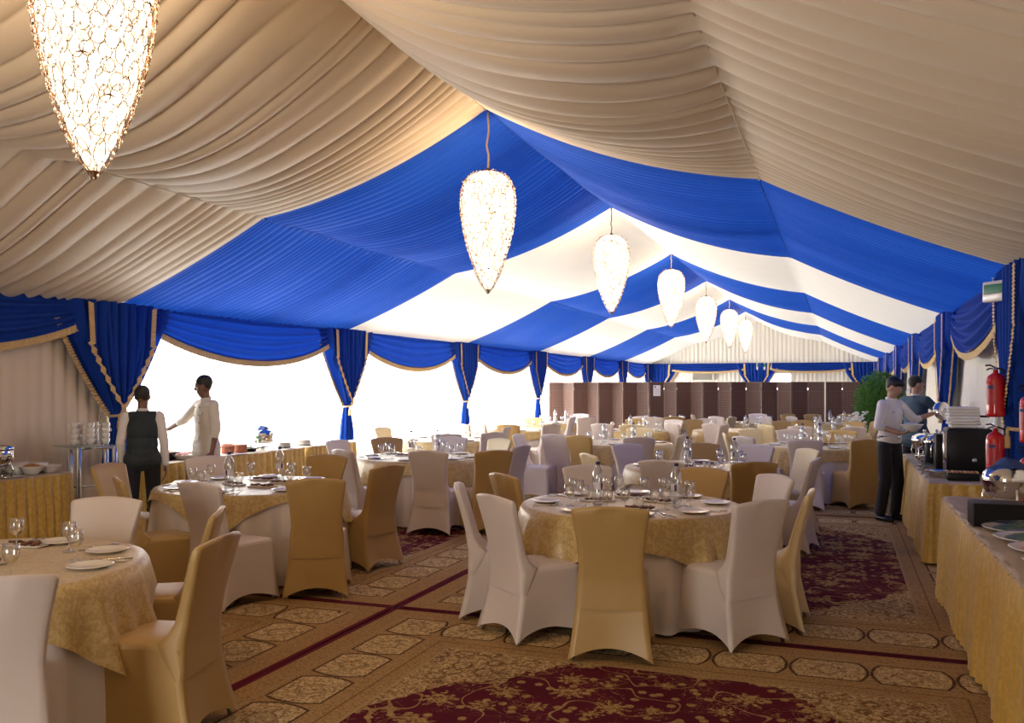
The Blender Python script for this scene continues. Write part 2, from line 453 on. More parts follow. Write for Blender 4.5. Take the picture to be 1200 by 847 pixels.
ceiling_bay(-2, 'shaded_lining', .14, .036, .22, .14, 200, 84, 3)
ceiling_bay(-1, 'shaded_lining', .105, .036, .24, .14, 420, 84, 11)
ceiling_bay(0, 'blue_lining', .095, .045, .10, .14, 420, 84, 5)
ceiling_bay(1, 'white_lining', .12, .006, .10, .14, 160, 84, 7)
ceiling_bay(2, 'blue_lining', .11, .034, .10, .14, 260, 84, 8)
ceiling_bay(3, 'white_lining', .12, .006, .10, .14, 120, 84, 9)
ceiling_bay(4, 'blue_lining', .13, .028, .10, .14, 200, 84, 4)
ceiling_bay(5, 'white_lining', .12, .006, .10, .14, 100, 84, 6)
# opaque sheet added out of view to shade the two near bays
for k in (-2, -1):
    y0 = Y0 + k * BAY
    m = MB()
    for (xa, za, xb, zb) in ((XL - .1, ZE + .12, XRIDGE, ZR + .25), (XRIDGE, ZR + .25, XR + .1, ZE + .12)):
        m.raw([(xa, y0, za), (xb, y0, zb), (xb, y0 + BAY, zb), (xa, y0 + BAY, za)], [(0, 1, 2, 3)])
    struct(m.build('ceiling', 'white_wall', smooth=False))

# piping seams along ridge and purlins, one per line (stitched cords)
trim_n = [0]
def seam(X, y0, y1, material, dz=-.01):
    z = base_z(X)[0]
    trim_n[0] += 1
    o = MB().tube([(X, y0 + (y1 - y0) * i / 60, z + dz + .004 * sin(i * 2.3)) for i in range(61)], .005, 6).build('trim_%d' % trim_n[0], material)
    struct(o)
for k, mm in ((-1, 'shaded_lining'), (0, 'blue_lining'), (2, 'blue_lining'), (4, 'blue_lining')):
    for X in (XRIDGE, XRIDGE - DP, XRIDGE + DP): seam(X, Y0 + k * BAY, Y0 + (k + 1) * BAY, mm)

# ------------------------------------------------------------------ walls
def pleat_wall(name, axis, fixed, a0, a1, z0, z1, m, pitch=.16, amp=.022, sign=1, top=None):
    n = int((a1 - a0) / pitch * 8)
    rnd = random.Random(int(abs(a0) * 10)); offs = [rnd.uniform(-.3, .3) for _ in range(400)]
    def fn(u, v):
        a = a0 + (a1 - a0) * u; k = a / pitch
        d = amp * (abs(sin(pi * k + offs[int(k) % 400] * sin(pi * (k % 1)))) - .5) * (1 + .3 * sin(k * .7))
        zt = z1 if top is None else top(a)
        z = lerp(z0, zt, v)
        return (fixed + sign * d, a, z) if axis == 'y' else (a, fixed + sign * d, z)
    return struct(MB().grid(fn, n, 6).build(name, m))
pleat_wall('wall_left', 'y', XL, YF, Y0 + .02, 0, ZE + .06, 'cream_wall')
for k in range(6):
    pleat_wall('window_%d' % (k + 1), 'y', XL, Y0 + k * BAY + (.02 if k == 0 else 0), Y0 + (k + 1) * BAY, 0, ZE + .06, 'sheer', .2, .03)
pleat_wall('wall_right', 'y', XR, YF, YB, 0, ZE + .06, 'white_wall', .11, .016, -1)
pleat_wall('wall_front', 'x', YF, XL, XR, 2.4, ZE, 'cream_wall', .16, .02, 1, top=lambda a: base_z(min(max(a, XL), XR))[0] + .1)
pleat_wall('wall_front', 'x', YF, XL, -3.95, 0, 2.4, 'cream_wall', .16, .02, 1)
pleat_wall('wall_front', 'x', YF, -2.35, XR, 0, 2.4, 'cream_wall', .16, .02, 1)
EN = bpy.data.lights.new('fill_opening_portal', 'AREA'); EN.shape = 'RECTANGLE'; EN.size = 1.6; EN.size_y = 2.4; EN.cycles.is_portal = True  # opening added in the unseen wall so daylight fills the foreground
eo = bpy.data.objects.new('fill_opening_portal', EN); C.objects.link(eo); eo.location = ((XL + XR) / 2, YF - .05, 1.25); eo.rotation_euler = (pi / 2, 0, 0)
# far gable: pleated lining split round the bright opening
WX0, WX1, WZ0, WZ1 = -2.9, -1.88, 1.2, 2.14
pleat_wall('wall_back', 'x', YB, XL, WX0, 0, ZE, 'white_wall', .17, .025, -1)
pleat_wall('wall_back', 'x', YB, WX1, XR, 0, ZE, 'white_wall', .17, .025, -1)
pleat_wall('wall_back', 'x', YB, WX0, WX1, 0, WZ0, 'white_wall', .17, .025, -1)
pleat_wall('wall_back', 'x', YB, WX0, WX1, WZ1, ZE, 'white_wall', .17, .025, -1)
pleat_wall('wall_back', 'x', YB - .02, XL, XR, ZE, ZR, 'white_wall', .17, .04, -1, top=lambda a: base_z(a)[0] + .05)
wf = MB()
for c, sz in ((((WX0 + WX1) / 2, YB - .03, WZ0), (WX1 - WX0, .05, .05)), (((WX0 + WX1) / 2, YB - .03, WZ1), (WX1 - WX0, .05, .05)),
              ((WX0, YB - .03, (WZ0 + WZ1) / 2), (.05, .05, WZ1 - WZ0)), ((WX1, YB - .03, (WZ0 + WZ1) / 2), (.05, .05, WZ1 - WZ0))):
    wf.box(c, sz)
struct(wf.build('window_7', 'white_wall', smooth=False))
portal(Y0 - .3, YB, XL - .08, -pi / 2)

# tent posts at the frames
for k in range(-1, 7):
    for X, nm in ((XL + .06, 'trim_left'), (XR - .05, 'trim_right')):
        trim_n[0] += 1
        struct(MB().rbox((X, Y0 + k * BAY, ZE / 2), (.06, .10, ZE), .01).build('trim_%d' % trim_n[0], 'white_wall'))

# ------------------------------------------------------------------ carpets
names = []
for iy in range(5):
    for ix in range(2):
        xc = -5.255 + ix * 4.37; yc = 2.83 + iy * 5.98
        def fn(u, v, seed=ix * 7 + iy):
            x = lerp(-RA, RA, u); y = lerp(-RB, RB, v)
            return (x, y, .004 + .0025 * sin(x * 2.1 + seed) * sin(y * 1.7 + seed))
        o = MB().grid(fn, 40, 50).build('carpet', 'rug', loc=(xc, yc, 0))
        side = ('left', 'right')[ix]; row = ('nearest the viewer', 'second from the viewer', 'third from the viewer', 'fourth from the viewer', 'farthest, behind the screens')[iy]
        tag(o, 'maroon and beige floral carpet, %s column, %s' % (side, row), 'carpet', 'patterned carpets laid edge to edge')

# ------------------------------------------------------------------ curtains, jabots, swags
def drape_parts(root, flip):
    """local x along wall (negative = towards the photographer), y into the room, z up"""
    zt, zk, zb = ZE + .06, 1.30, .72
    def w(z):
        if z >= zk:
            s = (zt - z) / (zt - zk); return .085 + .78 * (1 - s ** 1.35)
        s = (zk - z) / (zk - zb); return .075 + .13 * s ** .7
    def fn(u, v):
        z = lerp(zt, zb, v); ww = w(z); q = 2 * u - 1
        f = sin(q * 17 + .8 * sin(q * 5)) ; depth = .062 if z > zk else .04
        tight = .35 + .65 * min(1, abs(z - zk) / .35)
        y = .09 + depth * f * tight + .05 * (1 - q * q)
        return (q * ww * (1 + (.05 * sin(6 * v)) * 0), y, z)
    d = MB().grid(fn, 120, 44).build('drape', 'blue_drape', root)
    fm = MB()
    def fr(u, v):
        z = lerp(2.36, 1.31, v); ww = w(z)
        return (-ww - .075 * u + .01, .10 + .012 * sin(v * 220) + .01 * u, z - .02 * u)
    fm.grid(fr, 3, 150)
    fm.build('fringe', 'fringe', root)
    # tieback
    t = MB(); pts = [(.095 * cos(a), .11 + .075 * sin(a), 1.30 + .012 * cos(a)) for a in [2 * pi * i / 24 for i in range(24)]]
    t.tube(pts, .016, 8, closed=True)
    tb = t.build('tieback', 'cord', root)
    ts = MB().lathe([(.004, .03), (.012, .0), (.016, -.02), (.012, -.035), (.022, -.05), (.028, -.14), (.0, -.14)], (-.05, .19, 1.28), 12)
    ts.build('tassel', 'fringe', tb)
    # front panel (jabot) ending in a point
    zj = 1.37; z1 = 2.10
    def wj(z):
        if z > z1: return lerp(.50, .53, (z - z1) / (zt - z1))
        return .50 * ((z - zj) / (z1 - zj)) ** .85 + .01
    def fj(u, v):
        z = lerp(zt + .005, zj, v); q = 2 * u - 1; ww = wj(z)
        return (q * ww, .175 + .040 * sin(q * 23 * (.4 + .6 * ww / .53)) - .02 * q * q, z)
    j = MB().grid(fj, 72, 40).build('front_panel', 'blue_drape', root)
    fj2 = MB()
    for sd in (-1, 1):
        def ff(u, v, sd=sd):
            z = lerp(zt - .02, zj - .05, v); ww = wj(max(z, zj))
            saw = 0 if z > z1 else .035 * abs(((z * 9.5) % 1) - .5) * 2
            return (sd * (ww - .015 + saw - .075 * (1 - u)), .215 + .006 * sin(v * 260), z - .02 * (1 - u))
        fj2.grid(ff, 3, 150)
    fj2.build('fringe', 'fringe', j)
    return root
def swag_parts(root, L, drop):
    """from x=0 to x=L"""
    def zb(u): return 2.34 - drop * (4 * u * (1 - u)) ** .9
    def fn(u, v):
        b = zb(u); z = lerp(ZE + .06, b, v)
        belly = sin(pi * u) ** .6
        y = .05 + .06 * belly * sin(pi * v * .75) + .032 * sin(v * 26 + 3 * abs(u - .5)) * (.3 + .7 * belly) * (v > .02)
        return (u * L, y + .05, z)
    MB().grid(fn, 60, 40).build('drape', 'blue_drape', root)
    def fr(u, v):
        b = zb(u); return (u * L, .115 + .035 * sin(pi * u) + .006 * sin(u * 420), b + .02 - .10 * v)
    MB().grid(fr, 240, 3).build('fringe', 'fringe', root)
    return root

ordn = ['first', 'second', 'third', 'fourth', 'fifth', 'sixth', 'seventh', 'last']
# left wall: local x -> world +Y, local y -> world +X : that is a reflection for the left wall, so build mirrored meshes
def mirrored(o):
    for ch in o.children:
        me = ch.data; me.flip_normals() if hasattr(me, 'flip_normals') else None
def curtain_root(side, Y, label):
    # left: rot -90 maps local +y -> +X ; local +x -> -Y ; near side (towards photographer) is then local +x
    if side == 'left': return thing('curtain', label, 'curtain', (XL + .03, Y, 0), -pi / 2, 'blue tied back curtains at the posts')
    if side == 'right': return thing('curtain', label, 'curtain', (XR - .03, Y, 0), pi / 2, 'blue tied back curtains at the posts')
    return thing('curtain', label, 'curtain', Y, pi, 'blue tied back curtains at the posts')
protoR = curtain_root('right', Y0, 'blue curtain with gold fringe on right wall, nearest, behind red fire extinguishers')
drape_parts(protoR, False)
def mirror_tree(src, label, loc, rotz):
    """mirrored copy (local x negated) with own mesh data"""
    def cp(o, par):
        c = o.copy()
        if o.data:
            me = o.data.copy(); c.data = me
            for vtx in me.vertices: vtx.co.x = -vtx.co.x
            me.flip_normals()
        C.objects.link(c); c.parent = par
        for ch in o.children: cp(ch, c)
        return c
    r = cp(src, None); r.location = loc; r.rotation_euler = (0, 0, rotz); r['label'] = label
    return r
protoL = mirror_tree(protoR, 'blue curtain with gold fringe on left wall, nearest, behind the waiter', (XL + .03, Y0 - .03, 0), -pi / 2)
for k in range(1, 7):
    where = ('behind the serving buffet end', 'beyond the second window round table', 'near the left end of the screens', 'rising behind the brown screens', 'second behind the screens', 'in the far left corner')[k - 1]
    dup(protoL, (XL + .03, Y0 + k * BAY - (.35 if k == 6 else 0), 0), -pi / 2, 'blue curtain on left wall, %s from camera, %s' % (ordn[k], where))
for k in range(1, 7):
    dup(protoR, (XR - .03, Y0 + k * BAY - (.35 if k == 6 else 0), 0), pi / 2, 'blue curtain with gold fringe on right wall, %s from camera' % ordn[k])
sw = {}
for side in ('left', 'right'):
    for k in range(-1, 6):
        X = XL + .03 if side == 'left' else XR - .03
        lab = 'blue fringed swag valance along %s wall eave, %s from camera' % (side, ordn[k + 1])
        a = Y0 + k * BAY + .5; L = BAY - 1.0
        # right wall: local x -> +Y (rot 90);  left wall: local x -> -Y (rot -90)
        loc = (X, a, 0) if side == 'right' else (X, a + L, 0)
        rz = pi / 2 if side == 'right' else -pi / 2
        if not sw:
            sw['p'] = swag_parts(thing('swag_valance', lab, 'valance', loc, rz, 'blue swag valances between the posts'), L, .36)
        else: dup(sw['p'], loc, rz, lab)
# back wall
for i, (x, t_) in enumerate(((-7.3, 'left corner'), (-3.25, 'centre, below the exit sign'), (.9, 'right corner'))):
    dup(protoR, (x, YB - .06, 0), pi, 'blue curtain with gold fringe on far end wall, %s' % t_)
swb = swag_parts(thing('swag_valance', 'shallow blue valance on far end wall, left of the exit sign', 'valance', (-3.75, YB - .06, 0), pi, 'blue swag valances between the posts'), 3.05, .12)
dup(swb, (.4, YB - .06, 0), pi, 'shallow blue valance on far end wall, right of the exit sign')

# ------------------------------------------------------------------ chandeliers
def chand_profile():
    return [(.0, 1.16), (.08, 1.155), (.15, 1.135), (.205, 1.09), (.245, 1.02), (.265, .93), (.270, .84), (.262, .72), (.240, .58), (.205, .43), (.158, .28), (.105, .14), (.055, .045), (.018, .0)]
CPR = chand_profile()
def prof_r(z): return float(np.interp(z, [p[1] for p in CPR][::-1], [p[0] for p in CPR][::-1]))
def make_chandelier(loc, label, cordlen):
    root = thing('chandelier', label, 'chandelier', loc, 0, 'crystal chandeliers in a line under the ridge')
    MB().lathe([(max(.001, r - .018), z) for r, z in CPR[::-1]], seg=28).build('lit_shade', 'core', root)
    rnd = random.Random(4)
    wire = MB(); beads = MB(); clasp = MB()
    rows = 19
    for j in range(rows):
        z = .03 + 1.07 * j / (rows - 1); r = prof_r(z); n = max(5, int(2 * pi * r / .062))
        for i in range(n):
            a = 2 * pi * (i + .5 * (j % 2)) / n + rnd.uniform(-.06, .06); zz = z + rnd.uniform(-.012, .012)
            rr = prof_r(min(max(zz, 0), 1.15)); hw = rnd.uniform(.024, .036); hh = rnd.uniform(.026, .060)
            slope = (prof_r(min(zz + .03, 1.15)) - prof_r(max(zz - .03, 0))) / .06
            pts = []
            for q in range(10):
                b = 2 * pi * q / 10
                zq = zz + hh * sin(b); rq = rr + slope * hh * sin(b) + .004; aq = a + hw * cos(b) / max(rq, .03)
                pts.append((rq * cos(aq), rq * sin(aq), zq))
            wire.tube(pts, .0021, 4, closed=True)
            for q in (0, 3, 5, 8):
                p = Vector(pts[q]); s = rnd.uniform(.005, .009)
                beads.raw([p + Vector(d) * s for d in ((1, 0, 0), (-1, 0, 0), (0, 1, 0), (0, -1, 0), (0, 0, 1.3), (0, 0, -1.3))],
                          [(0, 2, 4), (2, 1, 4), (1, 3, 4), (3, 0, 4), (2, 0, 5), (1, 2, 5), (3, 1, 5), (0, 3, 5)])
            if rnd.random() < .13:
                p = Vector(pts[2]); tdir = Vector((-sin(a), cos(a), 0))
                clasp.tube([p - tdir * .026 - Vector((0, 0, .004)), p + Vector((0, 0, .004)), p + tdir * .026 - Vector((0, 0, .004))], [.002, .006, .002], 5)
    tag(wire.build('wire_net', 'bronze', root), None)
    tag(beads.build('crystals', 'crystal', root, smooth=False), None, kind='stuff')
    tag(clasp.build('clasps', 'bronze', root), None, kind='stuff')
    MB().lathe([(.0, -.03), (.012, -.022), (.016, -.012), (.010, 0), (.024, .012), (.0, .02)], seg=12).build('finial', 'bronze', root)
    MB().lathe([(.0, 1.19), (.02, 1.188), (.03, 1.17), (.06, 1.163), (.06, 1.157), (.0, 1.157)][::-1], seg=16).build('top_plate', 'bronze', root)
    return root
def cord_for(root, z0, ztop):
    L = ztop - z0
    MB().tube([(.012 * sin(i * .9) * sin(pi * i / 12), .008 * sin(i * 1.7) * sin(pi * i / 12), 1.18 + (L) * i / 12) for i in range(13)], .010, 6).build('cord', 'cord', root)
chs = [(3.15, 2.60, 1), (Y0 + .05, 2.55, 1), (12.95, 2.72, 1), (17.95, 2.82, 1), (22.9, 2.74, 1), (27.95, 2.82, 1), (32.9, 2.84, 1)]
ch0 = None
for i, (y, zb, s) in enumerate(chs):
    lab = 'lit beaded crystal chandelier hanging from ridge, ' + ('nearest, cut by top edge', 'second nearest, against blue lining', 'third nearest', 'fourth nearest', 'fifth, left of the farthest pair', 'sixth, next to farthest', 'seventh and farthest')[i]
    if ch0 is None: ch0 = make_chandelier((XRIDGE, y, zb), lab, 1); o = ch0
    else: o = dup(ch0, (XRIDGE, y, zb), i * .7, lab)
    root_top = ZR - .02
    todo = (o, zb, root_top)
    chs[i] = (o, zb)
for i, (o, zb) in enumerate(chs):
    L = ZR - .02 - zb - 1.17
    cord_for(o, 0, L)
    # the lamp inside the shade
    ll = bpy.data.lights.new('chandelier_bulb', 'POINT'); ll.energy = 95; ll.color = (1, .66, .36); ll.shadow_soft_size = .07
    lo = bpy.data.objects.new('chandelier_bulb', ll); C.objects.link(lo); lo.parent = o; lo.location = (0, 0, .72)

# ------------------------------------------------------------------ banquet chairs
def chair_meshes():
    # seat + skirt
    m = MB()
    hx0, yf0, yb0 = .250, .235, -.305      # floor outline
    hx1, yf1, yb1 = .205, .215, -.225      # seat outline
    NS = 12
    def outline(u, hx, yf, yb, pinch, rr=.0):
        k = u * 4; s = int(k) % 4; e = k - int(k)
        cor = [(-hx, yf), (hx, yf), (hx, yb), (-hx, yb), (-hx, yf)]
        (x0, y0), (x1, y1) = cor[s], cor[s + 1]
        x, y = lerp(x0, x1, e), lerp(y0, y1, e)
        nx, ny = [(0, -1), (-1, 0), (0, 1), (1, 0)][s]
        b = sin(pi * e)
        return x + nx * pinch * b, y + ny * pinch * b, b
    nu, nv = 48, 12
    def fn(u, v):
        k = 1 - (1 - v) ** 1.5
        x0, y0, b = outline(u, hx0, yf0, yb0, .050)
        x1, y1, _ = outline(u, hx1, yf1, yb1, .004)
        x, y = lerp(x0, x1, k), lerp(y0, y1, k)
        z = lerp(.012 + .065 * b ** .8, .435, v)
        return (x, y, z)
    m.grid(fn, nu, nv, wrap=True)
    # rounded seat edge + domed top
    rings = [(1.0, .435), (.985, .452), (.95, .462), (.80, .470), (.5, .475), (.2, .477)]
    def ft(u, v):
        i = v * (len(rings) - 1); s, z = rings[int(round(i))]
        x1, y1, _ = outline(u, hx1, yf1, yb1, .004)
        return (x1 * s, (y1 + .005) * s - .005 * s, z)
    m.grid(ft, nu, len(rings) - 1, wrap=True)
    base = len(m.v) - nu; m.f.append(tuple(range(base, base + nu)))
    # backrest slab
    b = MB()
    zs = [.30, .40, .46, .50, .55, .62, .70, .78, .85, .885, .900]
    def hw(z): return interp(z, [.30, .46, .56, .70, .90], [.212, .203, .190, .200, .230])
    def yr(z): return interp(z, [.30, .46, .60, .90], [-.242, -.240, -.258, -.330])
    def yf(z): return interp(z, [.30, .40, .46, .50, .55, .62, .70, .90], [-.20, -.13, -.10, -.155, -.185, -.205, -.228, -.292])
    n = 40
    sec = []
    for k, z in enumerate(zs):
        w_, r_, f_ = hw(z), yr(z), yf(z)
        top = k == len(zs) - 1
        ring = []
        for i in range(n):
            # rounded-rect parametrisation: front 16, side 4, rear 16, side 4
            if i < 16: q = -1 + 2 * (i + .5) / 16; x, y = q, 1
            elif i < 20: x, y = 1, 1 - 2 * (i - 16 + .5) / 4
            elif i < 36: q = 1 - 2 * (i - 20 + .5) / 16; x, y = q, -1
            else: x, y = -1, -1 + 2 * (i - 36 + .5) / 4
            if abs(x) == 1 and abs(y) < .9: xx = x * w_ * 1.0; yy = lerp(r_, f_, (y + 1) / 2)
            else: xx = x * w_ * .985; yy = f_ if y > 0 else r_
            curve = .030 * (1 - (xx / w_) ** 2) * interp(z, [.46, .75, .9], [0, .6, 1])
            yy -= curve
            crown = .022 * (1 - (xx / .23) ** 2) * interp(z, [.6, .9], [0, 1])
            if y < 0 and .84 < z < .89 and abs(xx) < .055: yy += .010
            if top: xx *= .97; yy = lerp(yy, (r_ + f_) / 2 - curve, .35)
            ring.append((xx, yy, z + crown))
        sec.append(ring)
    vs = [p for r_ in sec for p in r_]
    fs = [(k * n + i, k * n + (i + 1) % n, (k + 1) * n + (i + 1) % n, (k + 1) * n + i) for k in range(len(zs) - 1) for i in range(n)]
    t = (len(zs) - 1) * n
    c0 = len(vs); vs += [((vs[t + i][0] + vs[t + 35 - i][0]) / 2, (vs[t + i][1] + vs[t + 35 - i][1]) / 2, vs[t + i][2] + .004) for i in range(16)]
    for i in range(15):
        fs.append((t + i, t + i + 1, c0 + i + 1, c0 + i)); fs.append((c0 + i, c0 + i + 1, t + 34 - i, t + 35 - i))
    fs.append((t + 15, t + 16, t + 17, c0 + 15)); fs.append((t + 17, t + 18, t + 19, t + 20, c0 + 15))
    fs.append((c0, t + 35, t + 36, t + 37)); fs.append((c0, t + 37, t + 38, t + 39, t))
    b.raw([(p[0], p[1], p[2]) for p in vs], [f[::-1] for f in fs])
    l = [MB().tube([(sx * .222, sy, .004), (sx * .190, sy * .88, .14)], .011, 8) for sx in (-1, 1) for sy in (.205, -.27)]
    return m, b, l
_cm = chair_meshes()
CH = {}
def make_chair(cname):
    root = thing('banquet_chair', 'x', 'chair')
    _cm[0].build('seat_cover', cname, root); _cm[1].build('backrest', cname, root)
    for q in _cm[2]: q.build('leg', 'metal', root)
    return root
def copy_light(src):
    """copy of a chair without legs (too far to show them)"""
    r = src.copy(); C.objects.link(r)
    for ch in src.children:
        if ch.name.startswith('leg'): continue
        c = ch.copy(); C.objects.link(c); c.parent = r
    return r

# tables: centre x, y, overlay half size, overlay angle, description
T = {
 1: (-3.97, 3.12, .97, -38, 'front-left round table'),
 2: (-4.86, 6.52, .86, 62, 'left round table before the chef'),
 3: (-1.46, 6.47, 1.00, 12, 'central front round table'),
 4: (-4.84, 9.85, .95, 20, 'second round table in window row'),
 5: (-1.42, 9.70, .95, 50, 'round table behind the central one'),
 6: (-3.20, 13.40, .95, 35, 'mid-hall round table left of centre'),
 7: (-.30, 13.70, .95, 20, 'right round table beside the server'),
 8: (-6.00, 13.20, .95, 10, 'third round table in window row'),
 9: (-5.98, 16.66, .95, 40, 'fourth round table in window row'),
 10: (-3.78, 17.26, .95, 70, 'round table fourth row, left centre'),
 11: (-1.95, 17.90, .95, 15, 'round table fourth row, right centre'),
 12: (-.30, 17.55, .95, 55, 'round table fourth row, far right'),
 13: (-.10, 22.00, .95, 30, 'far round table by the ficus'),
 14: (-6.30, 20.30, .95, 20, 'far-left round table by the screens'),
 15: (-4.00, 21.40, .95, 60, 'far middle-left round table by screens'),
 16: (-2.00, 21.80, .95, 10, 'far middle-right round table by screens'),
}
# chairs: (x pixel of back top, y pixel of back top, cover, table, heading override in degrees or None, distance override)
Wc, Gc, Lc = 'white_cover', 'gold_cover', 'pale_gold_cover'
CL = [
 (-12, 683, Wc, 1, None, None), (246, 633, Gc, 1, 194, None), (123, 588, Wc, 1, None, None), (254, 600, Gc, 1, 212, None),
 (140, 563, Gc, 2, 50, None), (127, 546, Gc, 2, 8, None), (233, 569, Wc, 2, 78, None), (370, 564, Gc, 2, 118, None),
 (446, 548, Gc, 2, 168, None), (375, 537, Gc, 2, None, None), (247, 538, Wc, 2, None, None),
 (395, 519, Wc, 4, None, None), (402, 529, Wc, 4, 62, None), (503, 532, Wc, 4, 98, 9.6), (577, 530, Gc, 4, 135, None),
 (453, 517, Gc, 4, None, None), (529, 517, Wc, 4, None, None), (586, 519, Lc, 4, None, None), (611, 523, Wc, 4, 172, None),
 (590, 558, Gc, 3, 50, None), (543, 570, Wc, 3, 20, None), (580, 584, Wc, 3, 52, None), (715, 598, Gc, 3, 100, None),
 (893, 590, Wc, 3, 140, None), (936, 577, Lc, 3, 178, None), (903, 560, Wc, 3, None, None), (816, 553, Gc, 3, None, None), (696, 551, Wc, 3, None, None),
 (884, 544, Gc, 5, None, None), (775, 542, Wc, 5, None, None), (735, 525, Wc, 5, None, None), (822, 523, Gc, 5, None, None),
 (886, 525, Wc, 5, None, None), (947, 529, Lc, 5, None, None), (956, 539, Wc, 5, 172, None), (690, 534, Lc, 5, None, None),
 (749, 515, Wc, 6, None, None), (651, 514, Wc, 6, 80, 12.7), (620, 510, Wc, 6, 0, None), (664, 507, Gc, 6, None, None),
 (750, 506, Lc, 6, None, None), (798, 510, Lc, 6, 178, None),
 (871, 513, Wc, 7, None, None), (850, 509, Lc, 7, 10, None), (880, 508, Lc, 7, None, 14.6), (925, 508, Wc, 7, None, None),
 (943, 518, Wc, 7, None, None), (1016, 517, Gc, 7, None, None), (1037, 515, Wc, 7, 182, 13.2), (996, 508, Gc, 7, None, None),
 (448, 504, Lc, 8, None, None), (523, 510, Wc, 8, None, None), (578, 508, Wc, 8, None, None), (594, 504, Wc, 8, 185, None),
 (597, 501, Gc, 9, 95, None), (555, 496, Wc, 9, None, None), (645, 500, Wc, 9, 150, None), (545, 500, Lc, 9, None, 16.2),
 (712, 496, Wc, 10, None, 16.4), (733, 499, Lc, 10, None, 16.2), (745, 494, Gc, 10, None, 18.9), (790, 495, Wc, 10, None, None), (787, 502, Wc, 11, None, 15.9),
 (833, 500, Wc, 11, None, 16.4), (815, 493, Gc, 11, None, None), (852, 497, Wc, 11, 165, 16.7), (833, 495, Wc, 11, None, 19.2), (868, 495, Lc, 11, 180, 18.0),
 (897, 499, Lc, 12, None, None), (916, 496, Gc, 12, None, None), (938, 502, Wc, 12, None, 16.0), (1001, 503, Wc, 12, None, 16.2),
 (1004, 497, Gc, 12, None, None), (940, 494, Gc, 12, None, 18.6), (1024, 495, Gc, 12, 200, 17.6),
 (637, 489, Lc, 14, None, 19.6), (681, 493, Wc, 14, None, 19.0), (664, 491, Wc, 14, 180, 20.5), (681, 489, Wc, 14, None, 21.6),
 (766, 492, Wc, 15, None, 19.8), (754, 489, Wc, 15, None, 21.2), (788, 489, Gc, 15, None, 20.8),
 (838, 489, Wc, 16, None, 20.4), (859, 490, Lc, 16, 160, 20.6), (888, 489, Wc, 16, None, 21.6), (812, 489, Lc, 16, None, 21.6),
 (907, 493, Wc, 13, 20, 19.6), (921, 488, Wc, 13, None, 20.8), (948, 488, Gc, 13, None, 22.0), (927, 486, Gc, 13, None, 22.8),
 (1004, 491, Wc, 13, None, 20.0), (1002, 486, Gc, 13, None, 23.0), (1013, 487, Wc, 13, None, 21.8),
]
def sector(dx, dy):
    lat = dx * CT + dy * ST; fw = -dx * ST + dy * CT
    a = (math.degrees(math.atan2(fw, lat)) + 22.5) % 360
    return ['right side', 'far right side', 'far side', 'far left side', 'left side', 'near left side', 'near side', 'near right side'][int(a // 45)]
COLN = {Wc: 'white-covered', Gc: 'gold-covered', Lc: 'lit-toned gold-covered'}
used_labels = {}
placed = []
for (cx, cy, col, tb, head, dist) in CL:
    fwd = dist if dist else 754.0 / (cy - HZ)
    bx, by = px(cx, fwd)
    tx, ty = T[tb][0], T[tb][1]
    d0 = math.hypot(bx - tx, by - ty)
    ang = math.atan2(by - ty, bx - tx)
    h = R(head) if head is not None else ang + pi
    if fwd > 9.0 and d0 > 0:       # far chairs: keep on the ring round their table
        dd = min(max(d0, 1.30), 1.55)
        # slide along the view ray until the ring distance fits
        best = None
        for q in np.linspace(-3.0, 3.0, 121):
            qx, qy = px(cx, fwd + q); e = abs(math.hypot(qx - tx, qy - ty) - dd) + abs(q) * .25
            if best is None or e < best[0]: best = (e, qx, qy)
        bx, by = best[1], best[2]
        if head is None: h = math.atan2(ty - by, tx - bx)
    ox, oy = bx + cos(h) * .31, by + sin(h) * .31
    dd0 = math.hypot(ox - tx, oy - ty)
    if dd0 < .96: ox, oy = tx + (ox - tx) / dd0 * .96, ty + (oy - ty) / dd0 * .96
    placed.append([ox, oy, h - pi / 2, col, tb, fwd])
# push apart chairs that would overlap
for it in range(60):
    for i in range(len(placed)):
        for j in range(i + 1, len(placed)):
            a, b = placed[i], placed[j]; dx, dy = b[0] - a[0], b[1] - a[1]; d = math.hypot(dx, dy)
            if d < .52 and max(a[5], b[5]) > 9:
                if d < 1e-3: dx, dy, d = 1, 0, 1
                p = (.52 - d) / 2; a[0] -= dx / d * p; a[1] -= dy / d * p; b[0] += dx / d * p; b[1] += dy / d * p
for p in placed:
    p.append(sector(p[0] - T[p[4]][0], p[1] - T[p[4]][1]))
from collections import defaultdict
grp = defaultdict(list)
for p in placed: grp[(p[3], p[4], p[6])].append(p)
for key, ps in grp.items():
    ps.sort(key=lambda p: (-p[0] * ST + p[1] * CT))
    for i, p in enumerate(ps):
        suf = ''
        if len(ps) == 2: suf = (', the nearer one', ', the farther one')[i]
        elif len(ps) > 2: suf = ', %s nearest' % ordn[i]
        p.append('%s chair, %s of %s%s' % (COLN[key[0]], key[2], T[key[1]][4], suf))
for p in placed:
    ox, oy, rz, col, tb, fwd, sec_, lab = p
    if col not in CH:
        CH[col] = make_chair(col); o = CH[col]
    elif fwd < 9.5: o = dup(CH[col], (0, 0, 0), 0, lab)
    else: o = copy_light(CH[col])
    o.location = (ox, oy, .008); o.rotation_euler = (0, 0, rz); o['label'] = lab; o['group'] = 'chairs round the ' + T[tb][4]

